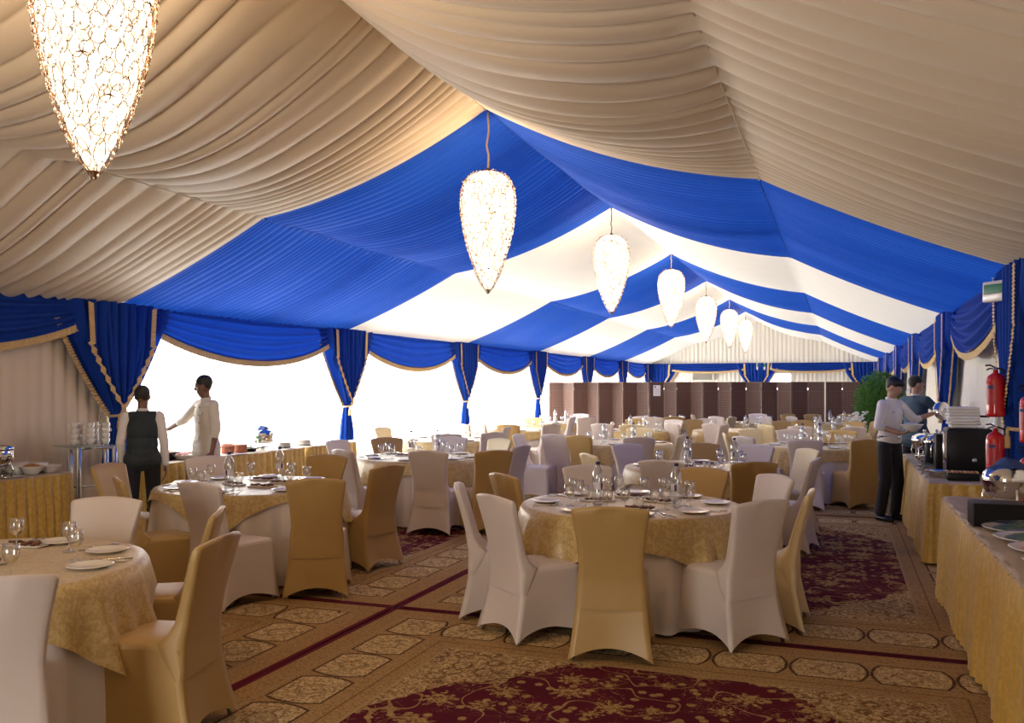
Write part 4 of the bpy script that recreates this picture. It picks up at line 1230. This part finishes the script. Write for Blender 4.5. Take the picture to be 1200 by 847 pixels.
def mk_tea(label, loc):
    root = thing('china_mug', label, 'cup', loc, 0, 'white mugs on near right buffet')
    MB().lathe(MUG, seg=22, cap=False).build('body', 'china', root)
    MB().tube([(.042, 0, .07), (.066, 0, .068), (.068, 0, .03), (.042, 0, .022)], .005, 6).build('handle', 'china', root); return root
for i, (x, y, z) in enumerate(((1.02, 6.52, 0), (1.12, 6.50, 0), (1.23, 6.35, 0), (1.23, 6.35, .092), (1.30, 6.22, 0), (1.30, 6.22, .092))):
    nm = ('left one behind riser', 'right one behind riser', 'lower of taller stack', 'upper of taller stack', 'lower of stack beside wall', 'upper of stack beside wall')[i]
    put('mug', mk_tea, 'plain white mug on near right buffet, ' + nm, (x, y, ZBT + z), i * 2.0, 'white mugs on near right buffet')
plate_stack(4, 1.22, 6.05, ZBT, 'stack behind the riser box, near right buffet')
# glass salt jar + silver sauce ladle near riser
r_ = thing('glass_jar', 'small round glass jar behind the black riser', 'jar', (.99, 6.72, ZBT))
MB().lathe([(0, .002), (.025, 0), (.036, .02), (.036, .05), (.02, .066), (.02, .07), (0, .07)], seg=18, cap=False).build('body', 'glass', r_)
MB().lathe([(0, .09), (.012, .086), (.022, .072), (.022, .066), (0, .066)], seg=14, cap=False).build('lid', 'chrome', r_)
tag(MB().tube([(0, 0, .012), (.10, .02, .03), (.17, .03, .10)], [.018, .005, .004], 8).build('serving_spoon', 'chrome', loc=(.83, 6.88, ZBT)), 'silver serving spoon at far corner of near right buffet', 'spoon')

# --- coffee machine and things on the second right buffet
cmz = thing('coffee_machine', 'large black coffee machine on right buffet', 'coffee machine', (1.16, 9.85, ZBT))
MB().rbox((.02, 0, .235), (.40, .44, .44), .02).build('body', 'black', cmz)
MB().rbox((-.20, -.06, .22), (.035, .30, .40), .008).build('side_panel', 'chrome', cmz)
MB().rbox((-.245, -.02, .215), (.06, .26, .36), .01).build('brew_head', 'black', cmz)
MB().tube([(-.28, -.06, .30), (-.31, -.08, .27), (-.31, -.08, .16)], .008, 8).build('steam_wand', 'chrome', cmz)
hp = MB().lathe([(0, .46), (.05, .46), (.06, .47), (.10, .545), (.105, .55), (.105, .565), (0, .565)], (.12, .02, 0), 24, cap=False).build('bean_hopper', 'plastic_wrap', cmz)
MB().lathe([(.0, .58), (.10, .58), (.107, .574), (.107, .563), (0, .563)], (.12, .02, 0), 24, cap=False).build('hopper_lid', 'black', hp)
MB().lathe([(0, .003), (.022, .003), (.022, 0)], (0, 0, 0), 18, cap=False).build('badge', 'metal', cmz).matrix_local = Matrix.Translation((.06, -.2225, .15)) @ Matrix.Rotation(pi / 2, 4, 'X')
for i in range(4): MB().rbox((-.14 + .3 * (i % 2), -.15 + .3 * (i // 2), .008), (.04, .04, .016), .004).build('foot', 'black', cmz)
for i in range(7):
    nm = 'bottom' if i == 0 else ('top' if i == 6 else '%s from bottom' % ordn[i])
    tag(MB().rbox((0, 0, .015), (.28 if i > 0 else .24, .26, .029), .011).build('folded_towel', 'napkin', loc=(1.14 + .006 * sin(i * 3), 9.83 + .008 * sin(i * 5), ZBT + .458 + i * .0295), rotz=.05 * sin(i * 2)), 'folded white towel on coffee machine, %s of pile' % nm, 'towel', 'folded towels on coffee machine')
tbx = thing('tea_box', 'low black box of tea sachets before coffee machine', 'box', (1.06, 9.16, ZBT))
MB().rbox((0, 0, .035), (.27, .16, .07), .006).build('box', 'black', tbx)
for i in range(8):
    o = MB().rbox((-.115 + i * .033, 0, .072), (.024, .12, .022), .003).build('sachet', ('crumble', 'skirt', 'pink_food')[i % 3], tbx)
bowl_food('metal_bowl', 'silver bowl left of black tea box, right buffet', (.86, 9.42, ZBT), 'chrome', None, .75, group='silver bowls on right buffet')
bowl_food('metal_bowl', 'large silver mixing bowl beside the server, right buffet', (.93, 10.75, ZBT), 'chrome', None, 1.25, group='silver bowls on right buffet')
bowl_food('metal_bowl', 'small silver bowl between mixing bowl and coffee machine', (.84, 10.10, ZBT), 'chrome', 'salad', .7, group='silver bowls on right buffet')
# milk dispenser / tall thermal flask between machine and chafing dish
fk = thing('coffee_flask', 'tall black and silver flask beside coffee machine', 'flask', (.90, 10.42, ZBT))
MB().lathe([(0, 0), (.055, 0), (.058, .006), (.058, .22), (.055, .25), (.045, .275), (0, .28)], seg=24, cap=False).build('body', 'black', fk)
MB().lathe([(.046, .272), (.046, .31), (.03, .32), (0, .322)], seg=18, cap=False).build('lid', 'chrome', fk)
MB().tube([(-.072, 0, .22), (-.115, 0, .20), (-.115, 0, .09), (-.072, 0, .06)], .009, 8).build('handle', 'chrome', fk)
# glass pot w lid
gp = thing('glass_pot', 'lidded pot with silver finial on right buffet, before the suited man', 'pot', (1.16, 10.95, ZBT))
MB().lathe([(0, 0), (.12, 0), (.13, .01), (.13, .22), (.135, .225), (.135, .235), (0, .235)], seg=28, cap=False).build('body', 'chrome', gp)
l_ = MB().lathe([(.137, .235), (.12, .265), (.06, .29), (0, .295)], seg=28, cap=False).build('lid', 'plastic_wrap', gp)
MB().lathe([(.01, .295), (.008, .315), (.024, .33), (.02, .345), (0, .35)], seg=14).build('finial', 'chrome', l_)
for i in range(5):
    tag(MB().tube([(0, 0, .006), (.07, .01, .012), (.15, .02, .008)], [.014, .004, .005], 8).build('serving_spoon', 'chrome', loc=(.84 + .02 * i, 11.0 + .1 * i - .35, ZBT), rotz=.5 * i), 'silver spoon among bowls on right buffet, %s from camera' % ordn[i], 'spoon', 'silver spoons on right buffet')

# ------------------------------------------------------------------ fire extinguishers, signs, vents
def extinguisher(label, loc):
    root = thing('fire_extinguisher', label, 'fire extinguisher', loc, 0, 'red fire extinguishers on right wall')
    MB().lathe([(0, .0), (.065, .0), (.078, .012), (.08, .03), (.08, .33), (.07, .37), (.04, .395), (.022, .405), (.022, .43), (0, .43)], seg=28, cap=False).build('cylinder', 'red', root)
    MB().grid(lambda u, v: (.0812 * cos(pi + .1 + u * 1.5), .0812 * sin(pi + .1 + u * 1.5), lerp(.11, .30, v)), 10, 4).build('label_panel', MT['label_red'], root)
    MB().grid(lambda u, v: (.0822 * cos(pi + .5 + u * .7), .0822 * sin(pi + .5 + u * .7), lerp(.26, .285, v)), 6, 1).build('label_band', 'napkin_blue', root)
    h = MB(); h.tube([(0, 0, .43), (0, 0, .455)], .016, 10); h.build('valve', 'chrome', root)
    MB().tube([(.0, 0, .45), (-.05, -.02, .475), (-.09, -.03, .47)], .007, 8).build('handle', 'black', root)
    MB().tube([(.0, 0, .44), (-.05, -.02, .445), (-.08, -.03, .43)], .006, 8).build('lever', 'black', root)
    MB().tube([(.02, 0, .445), (.06, -.03, .43), (.088, -.04, .36), (.092, -.04, .18), (.09, -.04, .10)], .009, 8).build('hose', 'black', root)
    MB().lathe([(0, 0), (.015, 0), (.015, .012), (0, .012)], (-.02, -.022, .44), 12).build('gauge', 'chrome', root)
    MB().box((.086, .0, .3), (.03, .05, .06)).build('bracket', 'red', root)
    root.scale = (.86, .86, .86)
    return root
MT['label_red'] = mat('extinguisher_label_print', (.42, .02, .03), .4, var=.9, vscale=90)
e0 = extinguisher('red fire extinguisher hung high beside curtain, upper left one', (1.15, 7.90, 1.385))
dup(e0, (1.15, 7.92, .92), .2, 'red fire extinguisher, lower left one above the buffet')
dup(e0, (1.27, 7.22, 1.22), -.3, 'red fire extinguisher cut by right edge, upper right one')
dup(e0, (1.27, 7.24, .78), -.2, 'red fire extinguisher cut by right edge, lower right one')
MB_ = MB().rbox((0, 0, .9), (.06, .07, 1.8), .006).build('trim_90', 'blue_drape', loc=(1.245, 7.94, 0)); struct(MB_)
for i, yy in enumerate((7.22,)):
    struct(MB().rbox((0, 0, .9), (.06, .07, 1.8), .006).build('trim_91', 'white_wall', loc=(1.385, yy, 0)))
def exit_sign(label, loc, rz, sc=1):
    root = thing('exit_sign', label, 'sign', loc, rz, 'box exit signs')
    MB().rbox((0, 0, 0), (.34 * sc, .09 * sc, .17 * sc), .01).build('housing', 'china', root)
    MB().rbox((-.02 * sc, -.047 * sc, .02 * sc), (.26 * sc, .006, .075 * sc), .002).build('sign_face', 'green_sign', root)
    return root
exit_sign('white box exit light with green face at right eave', (1.24, 8.12, 2.40), R(-50), 1.0)
exit_sign('small exit sign over centre of far end wall', (-2.95, YB - .15, 2.44), 0, 1.8)
ac = thing('air_vent', 'white louvred air unit on far end wall, left', 'vent', (-5.45, YB - .12, 2.02))
MB().rbox((0, 0, 0), (.95, .14, .34), .02).build('housing', 'white_wall', ac)
v = MB()
for i in range(7): v.box((0, -.08, -.12 + i * .04), (.82, .02, .018), Matrix.Rotation(.5, 3, 'X'))
v.build('louvres', 'metal', ac, smooth=False)

# ------------------------------------------------------------------ folding screens
SY = 24.0
PANELS = []
def screen_unit(x, y, label, angs, wid):
    root = thing('folding_screen', label, 'screen', (x, y, 0), 0, 'brown woven folding screens in a row')
    cx, cy = 0, 0
    for i, a in enumerate(angs):
        w = wid; d = Vector((cos(a), sin(a), 0))
        mid = Vector((cx, cy, 0)) + d * w / 2
        pan = MB().box((0, 0, .88), (w - .05, .012, 1.66)).build('panel', 'woven', root, smooth=False); pan.location = mid; pan.rotation_euler = (0, 0, a)
        fr = MB()
        fr.box((-w / 2 + .014, 0, .865), (.026, .026, 1.73)); fr.box((w / 2 - .014, 0, .865), (.026, .026, 1.73))
        fr.box((0, 0, 1.72), (w - .03, .026, .024)); fr.box((0, 0, .04), (w - .03, .026, .03)); fr.box((0, 0, 1.49), (w - .03, .022, .016))
        fr.build('frame', 'screen_frame', pan, smooth=False)
        if i: MB().box((-w / 2, -.016, 1.55), (.03, .006, .05)).build('hinge', 'chrome', pan, smooth=False)
        PANELS.append((x + mid.x, y + mid.y, a))
        cx += d.x * w; cy += d.y * w
    return cx, cy
x, y = -7.76, SY
names_ = ['leftmost', 'second from left', 'with the white notice', 'fourth from left', 'fifth from left', 'sixth from left', 'rightmost']
specs = [((.35, -.55, .5, -.6), .42), ((.5, -.6, .55, -.5), .41), ((.5, -.45, .5, -.6), .41), ((.4, -.5, .5, -.35), .41), ((.3, -.5, .3, -.2), .41), ((.12, -.22, .15), .40), ((.10, -.15), .40)]
for i, (angs, w) in enumerate(specs):
    dx, dy = screen_unit(x, y, 'brown woven folding screen across the hall, ' + names_[i], angs, w)
    x += dx + (.012 if i < 4 else .03); y += dy
best = min((q for q in PANELS), key=lambda q: abs(600 + F * (q[0] * CT + q[1] * ST) / (-q[0] * ST + q[1] * CT) - 765))
a_ = best[2]
nt = thing('paper_notice', 'white paper notice pinned to a brown screen', 'notice', (best[0] + sin(a_) * .010, best[1] - cos(a_) * .010, 1.50), a_)
MB().box((0, 0, 0), (.20, .004, .29)).build('sheet', 'paper', nt, smooth=False)
MB().box((-.05, -.004, .10), (.035, .002, .05)).build('printed_mark', 'napkin_blue', nt, smooth=False)
ml = MB()
for q in range(6): ml.box((0.0, -.004, .05 - q * .028), (.14, .0015, .006))
tag(ml.build('printed_lines', 'metal', nt, smooth=False), None, kind='stuff')

# ------------------------------------------------------------------ potted ficus
fx = thing('potted_ficus', 'leafy green potted ficus tree by right wall behind the server', 'plant', (.78, 20.4, 0))
MB().lathe([(0, 0), (.17, 0), (.19, .02), (.23, .36), (.24, .38), (.22, .38), (.2, .34), (0, .33)], seg=24, cap=False).build('pot', 'terracotta', fx)
tr = MB(); tr.tube([(0, 0, .3), (.02, .01, .7), (-.02, 0, 1.1), (.02, 0, 1.5)], [.025, .022, .018, .012], 8)
rnd = random.Random(12)
for i in range(14):
    a = rnd.uniform(0, 6.28); z = rnd.uniform(.6, 1.4); tr.tube([(0, 0, z), (.25 * cos(a), .25 * sin(a), z + .25)], [.010, .004], 5)
tr.build('trunk', 'bark', fx)
lf = MB()
for i in range(6500):
    a = rnd.uniform(0, 6.283); u = rnd.uniform(-1, 1); r = rnd.random() ** .4
    p = Vector((.52 * r * math.sqrt(1 - u * u) * cos(a), .52 * r * math.sqrt(1 - u * u) * sin(a), 1.22 + .74 * r * u)) * 1.0
    p += Vector((rnd.gauss(0, .03), rnd.gauss(0, .03), rnd.gauss(0, .03)))
    q_ = Matrix.Rotation(rnd.uniform(0, 6.28), 3, 'Z') @ Matrix.Rotation(rnd.uniform(-1.2, 1.2), 3, 'X')
    L_, w_ = rnd.uniform(.05, .085), rnd.uniform(.014, .022)
    lf.raw([p + q_ @ Vector(v_) for v_ in ((0, 0, 0), (w_, L_ * .45, .008), (0, L_, -.01), (-w_, L_ * .45, .008))], [(0, 1, 2, 3)])
tag(lf.build('foliage', 'leaf', fx, smooth=False), None, kind='stuff')
r_ = thing('flower_arrangement', 'small white flower arrangement beside the ficus', 'flowers', (.32, 19.3, 0))
MB().lathe([(0, 0), (.1, 0), (.1, .02), (.03, .04), (.025, .75), (.09, .80), (.1, .84), (0, .84)], seg=18, cap=False).build('pedestal', 'white_wall', r_)
f = MB()
for i in range(60):
    a = rnd.uniform(0, 6.28); f.ell((rnd.gauss(0, .09), rnd.gauss(0, .09), .95 + rnd.gauss(0, .08)), (.03, .03, .02), None, 6)
tag(f.build('blossoms', 'napkin', r_), None, kind='stuff')

# ------------------------------------------------------------------ people
def remesh(name, m, voxel, material, parent, smooth=4):
    me = bpy.data.meshes.new('tmp'); me.from_pydata(m.v, [], m.f)
    o = bpy.data.objects.new('tmp', me); C.objects.link(o)
    md = o.modifiers.new('r', 'REMESH'); md.mode = 'VOXEL'; md.voxel_size = voxel; md.use_smooth_shade = True
    ms = o.modifiers.new('s', 'SMOOTH'); ms.factor = .5; ms.iterations = smooth
    dg = bpy.context.evaluated_depsgraph_get(); dg.update()
    nm = bpy.data.meshes.new_from_object(o.evaluated_get(dg))
    bpy.data.objects.remove(o); nm.materials.clear(); nm.materials.append(MT[material])
    nm.polygons.foreach_set('use_smooth', [True] * len(nm.polygons))
    r = bpy.data.objects.new(name, nm); C.objects.link(r); r.parent = parent
    return r
def hand(m, wrist, d, n, side, curl=.35, sc=1):
    d = Vector(d).normalized(); n = Vector(n); n = (n - d * n.dot(d)).normalized(); l = d.cross(n) * side
    wv = Vector(wrist)
    rot = Matrix((l, d, n)).transposed()
    m.ell(wv + d * .045 * sc, (.040 * sc, .055 * sc, .016 * sc), rot, 12)
    for off, L in ((-.030, .062), (-.010, .078), (.010, .083), (.029, .074)):
        p = wv + d * .085 * sc + l * off * sc; dirv = d.copy(); seg = L * sc / 3
        for k in range(3):
            dirv = (dirv + n * curl).normalized(); q = p + dirv * seg * 1.25
            m.cone(p, (.0095 - .001 * k) * sc, q, (.0088 - .001 * k) * sc, 8); p = q
    p = wv + d * .02 * sc + l * .030 * sc; dirv = (d * .75 + l * .65 + n * .25).normalized()
    for k in range(2):
        q = p + dirv * .038 * sc; m.cone(p, .0115 * sc, q, .0095 * sc, 8); p = q; dirv = (dirv + n * curl * .8 + d * .2).normalized()
def person(label, loc, rz, arms, head_yaw, head_pitch, skin, top_mat, top_kind, hairlen=0, H=1.72, lean=0.0, stance=.10, step=.0, hands=None):
    root = thing('person', label, 'person', loc, rz); s = H / 1.72; root.scale = (s, s, s)
    A = {}
    hip = {1: Vector((.095, 0, .90)), -1: Vector((-.095, 0, .90))}
    kn = {k: Vector((k * stance, .03 + k * step * .5, .49)) for k in (1, -1)}
    an = {k: Vector((k * stance, -.02 + k * step, .085)) for k in (1, -1)}
    sh = {k: Vector((k * .163, lean * 1.0, 1.392)) for k in (1, -1)}
    b = MB()
    for k in (1, -1):
        b.cone(hip[k], .085, kn[k], .055); b.cone(kn[k], .054, an[k], .034)
        b.cone(an[k] + Vector((0, -.03, -.04)), .035, an[k] + Vector((k * .015, .15, -.055)), .028)
        b.cone(Vector((0, lean * .9, 1.365)), .070, sh[k], .048)
        e, w = Vector(arms[k][0]), Vector(arms[k][1])
        b.cone(sh[k], .050, e, .038); b.cone(e, .037, w, .026)
        hd = arms[k][2]; hand(b, w, hd[0], hd[1], k if len(hd) < 4 else hd[3], hd[2])
    b.ell((0, 0, .95), (.155, .105, .12)); b.ell((0, lean * .4, 1.08), (.130, .092, .16)); b.ell((0, lean * .8, 1.27), (.160, .105, .17))
    nk = Vector((0, lean + .005, 1.43)); hc = Vector((0, lean + .03 + .02 * abs(head_pitch), 1.60 - .02 * abs(head_pitch)))
    b.cone(nk, .056, hc + Vector((0, -.02, -.07)), .052)
    Rm = Matrix.Rotation(head_yaw, 3, 'Z') @ Matrix.Rotation(-head_pitch, 3, 'X')
    def hp(x, y, z): return hc + Rm @ Vector((x, y, z))
    b.ell(hp(0, -.008, .02), (.073, .092, .098), Rm); b.ell(hp(0, .030, -.045), (.054, .055, .070), Rm)
    b.ell(hp(0, .055, -.088), (.026, .022, .020), Rm)
    b.cone(hp(0, .084, .020), .008, hp(0, .101, -.016), .0115); b.ell(hp(0, .091, -.018), (.018, .011, .009), Rm)
    b.cone(hp(-.045, .076, .036), .009, hp(.045, .076, .036), .009)
    b.cone(hp(-.018, .083, -.050), .008, hp(.018, .083, -.050), .008)
    for k in (1, -1): b.ell(hp(k * .076, -.008, .0), (.009, .018, .031), Rm, 10)
    body = remesh('body', b, .0075, skin, root, 3)
    h = MB(); h.ell(hp(0, -.022, .045), (.081, .096, .088), Rm); h.ell(hp(0, -.042, .012), (.073, .056, .066), Rm)
    if hairlen: h.ell(hp(.0, .030, .088), (.070, .066, .036), Rm); h.ell(hp(.0, .058, .078), (.058, .035, .024), Rm)
    hr = remesh('hair', h, .008, 'hair', root, 2)
    for k in (1, -1):
        MB().ell(hp(k * .031, .0815, .016), (.013, .007, .0065), Rm, 10).build('eye', 'china', root)
        MB().ell(hp(k * .031, .0865, .015), (.006, .004, .006), Rm, 8).build('iris', 'black', root)
        MB().cone(hp(k * .016, .088, .040), .0035, hp(k * .046, .080, .040), .003, 6).build('eyebrow', 'hair', root)
    MB().cone(hp(-.020, .0895, -.052), .0035, hp(.020, .0895, -.052), .0035, 6).build('mouth', 'pink_food', root)
    # trousers
    t = MB()
    for k in (1, -1):
        t.cone(hip[k], .088, kn[k], .073); t.cone(kn[k], .075, an[k] + Vector((0, 0, .02)), .062)
    t.ell((0, 0, .94), (.160, .116, .115)); t.cone((-.05, 0, .98), .098, (.05, 0, .98), .098)
    remesh('trousers', t, .009, 'trouser', root, 4)
    for k in (1, -1):
        f = MB(); f.cone(an[k] + Vector((0, -.035, -.045)), .040, an[k] + Vector((k * .012, .10, -.05)), .040); f.cone(an[k] + Vector((k * .01, .08, -.052)), .038, an[k] + Vector((k * .018, .165, -.058)), .028)
        fo = remesh('shoe', f, .008, 'leather', root, 2)
    # upper clothes
    c = MB()
    c.ell((0, lean * .2, .99), (.172, .126, .13)); c.ell((0, lean * .4, 1.10), (.160, .118, .18)); c.ell((0, lean * .7, 1.25), (.176, .122, .20))
    if top_kind != 'shirt': c.cone((-.07, 0, .93), .125, (.07, 0, .93), .125)
    if top_kind in ('coat', 'suit'): c.cone((-.08, 0, .86), .122, (.08, 0, .86), .122)
    for k in (1, -1):
        if top_kind == 'vest': c.cone(Vector((0, lean * .9, 1.375)), .078, sh[k] * .70 + Vector((0, 0, 1.405 * .30)), .058)
        else: c.cone(Vector((0, lean * .9, 1.37)), .080, sh[k] + Vector((0, 0, -.005)), .062)
    c.cone(nk + Vector((0, -.005, -.06)), .075, nk + Vector((0, .0, .012)), .064)
    sl = MB() if top_kind == 'vest' else c
    for k in (1, -1):
        e, w = Vector(arms[k][0]), Vector(arms[k][1])
        frac = {'shirt': .22, 'coat': .30, 'vest': .92, 'suit': .95}[top_kind]
        sl.cone(sh[k], .060, e, .050); sl.cone(e, .049, e.lerp(w, frac), .043)
    remesh({'shirt': 'shirt', 'coat': 'chef_coat', 'vest': 'waistcoat', 'suit': 'jacket'}[top_kind], c, .009, top_mat, root, 4)
    if top_kind == 'vest': remesh('shirt_sleeves', sl, .009, 'shirt', root, 3)
    # collar
    col = MB().grid(lambda u, v: ((.060 + .006 * v) * cos(2 * pi * u), nk.y + (.060 + .006 * v) * sin(2 * pi * u), nk.z + .005 + .035 * v - .012 * sin(2 * pi * u) ), 28, 3, wrap=True)
    col.build('collar', {'shirt': 'shirt', 'coat': 'coat', 'vest': 'shirt', 'suit': 'shirt'}[top_kind], root)
    if top_kind in ('shirt', 'coat'):
        n_ = 5
        for i in range(n_):
            z = 1.36 - i * .085
            for sx in ((-.045, .055) if top_kind == 'coat' else (0,)):
                yy = lean * .7 + .122 * math.sqrt(max(0, 1 - (sx / .18) ** 2 - ((z - 1.25) / .22) ** 2)) if abs(z - 1.25) < .15 else .115
                MB().ell((sx, yy + .002, z), (.006, .004, .006), None, 8).build('button', 'black' if top_kind == 'coat' else 'china', root)
    if top_kind == 'coat': MB().rbox((-.10, .112, 1.30), (.055, .006, .010), .002).build('name_badge', 'black', root)
    if top_kind == 'shirt':
        MB().rbox((.09, .117, 1.30), (.035, .006, .010), .002).build('name_badge', 'black', root)
        MB().grid(lambda u, v: ((.165 + .004) * cos(2 * pi * u), (.124) * sin(2 * pi * u), lerp(.985, 1.02, v)), 40, 1, wrap=True).build('belt', 'leather', root)
        MB().rbox((0, .128, 1.003), (.04, .008, .03), .003).build('buckle', 'chrome', root)
    return root
# waiter in dark waistcoat seen from behind, left
person('person in dark waistcoat and white sleeves standing seen from behind', (-6.62, 7.12, 0.008), R(40),
       {1: ((.215, -.03, 1.12), (.225, .03, .87), ((.1, .15, -1), (-1, 0, 0), .25)), -1: ((-.215, -.03, 1.12), (-.20, .08, .90), ((.2, .4, -1), (1, 0, 0), .3))},
       R(-12), R(5), 'skin', 'vest', 'vest', H=1.62, stance=.11)
# chef
person('person in white chef coat reaching left over the window buffet', (-6.80, 8.30, 0.008), R(157),
       {1: ((.36, .08, 1.21), (.575, .17, 1.10), ((1, .25, -.3), (0, -.2, -1), .45)), -1: ((-.235, .0, 1.125), (-.24, .06, .87), ((0, .2, -1), (1, 0, 0), .3))},
       R(-38), R(14), 'skin', 'coat', 'coat', H=1.74, stance=.11)
# server on the right, holding bowl and lid
srv_loc, srv_rz = (.55, 11.60, 0.008), R(-127)
person('person in white shirt holding a white bowl and a pan lid', srv_loc, srv_rz,
       {1: ((.25, .02, 1.135), (.13, .23, 1.06), ((-.8, .5, .1), (0, 0, 1), .3)), -1: ((-.32, .13, 1.20), (-.45, .27, 1.28), ((-.8, .6, .1), (.3, -.3, -.8), .7))},
       R(22), R(30), 'skin_light', 'shirt', 'shirt', 1, H=1.73, stance=.10, step=-.03, lean=.02)
def loc_of(base, rz, p, s=1.0): return (base[0] + s * (p[0] * cos(rz) - p[1] * sin(rz)), base[1] + s * (p[0] * sin(rz) + p[1] * cos(rz)), base[2] + s * p[2])
bowl_food('handheld_bowl', 'white serving bowl held by person in white shirt', loc_of(srv_loc, srv_rz, (.03, .31, 1.085)), 'china', 'napkin', 1.0)
ld = thing('pan_lid', 'round silver pan lid held out by person in white shirt', 'lid', loc_of(srv_loc, srv_rz, (-.56, .33, 1.32)))
ld.rotation_euler = (R(78), 0, R(25))
MB().lathe([(.115, 0), (.115, .006), (.10, .03), (.06, .05), (0, .058)], seg=28, cap=False).build('cover', 'chrome', ld)
MB().lathe([(.008, .056), (.008, .07), (.018, .08), (0, .086)], seg=12).build('knob', 'chrome', ld)
# man in slate suit behind
person('person in slate blue suit seen from behind, reaching to the right', (.97, 13.45, 0.008), R(-38),
       {1: ((.30, .14, 1.20), (.42, .32, 1.34), ((.5, .8, .1), (-.6, 0, -.6), .6)), -1: ((-.24, -.02, 1.14), (-.20, .12, .92), ((0, .3, -1), (1, 0, 0), .3))},
       R(-38), R(6), 'skin_light', 'suit', 'suit', H=1.76, stance=.11)
dc = loc_of((.97, 13.45, 0.008), R(-38), (.46, .42, 1.36))
tag(MB().lathe([(0, 0), (.03, 0), (.036, .07), (.033, .07), (.028, .006), (0, .006)], seg=18, cap=False).build('dark_cup', 'black', loc=dc), 'small dark cup in the suited person\'s hand', 'cup')
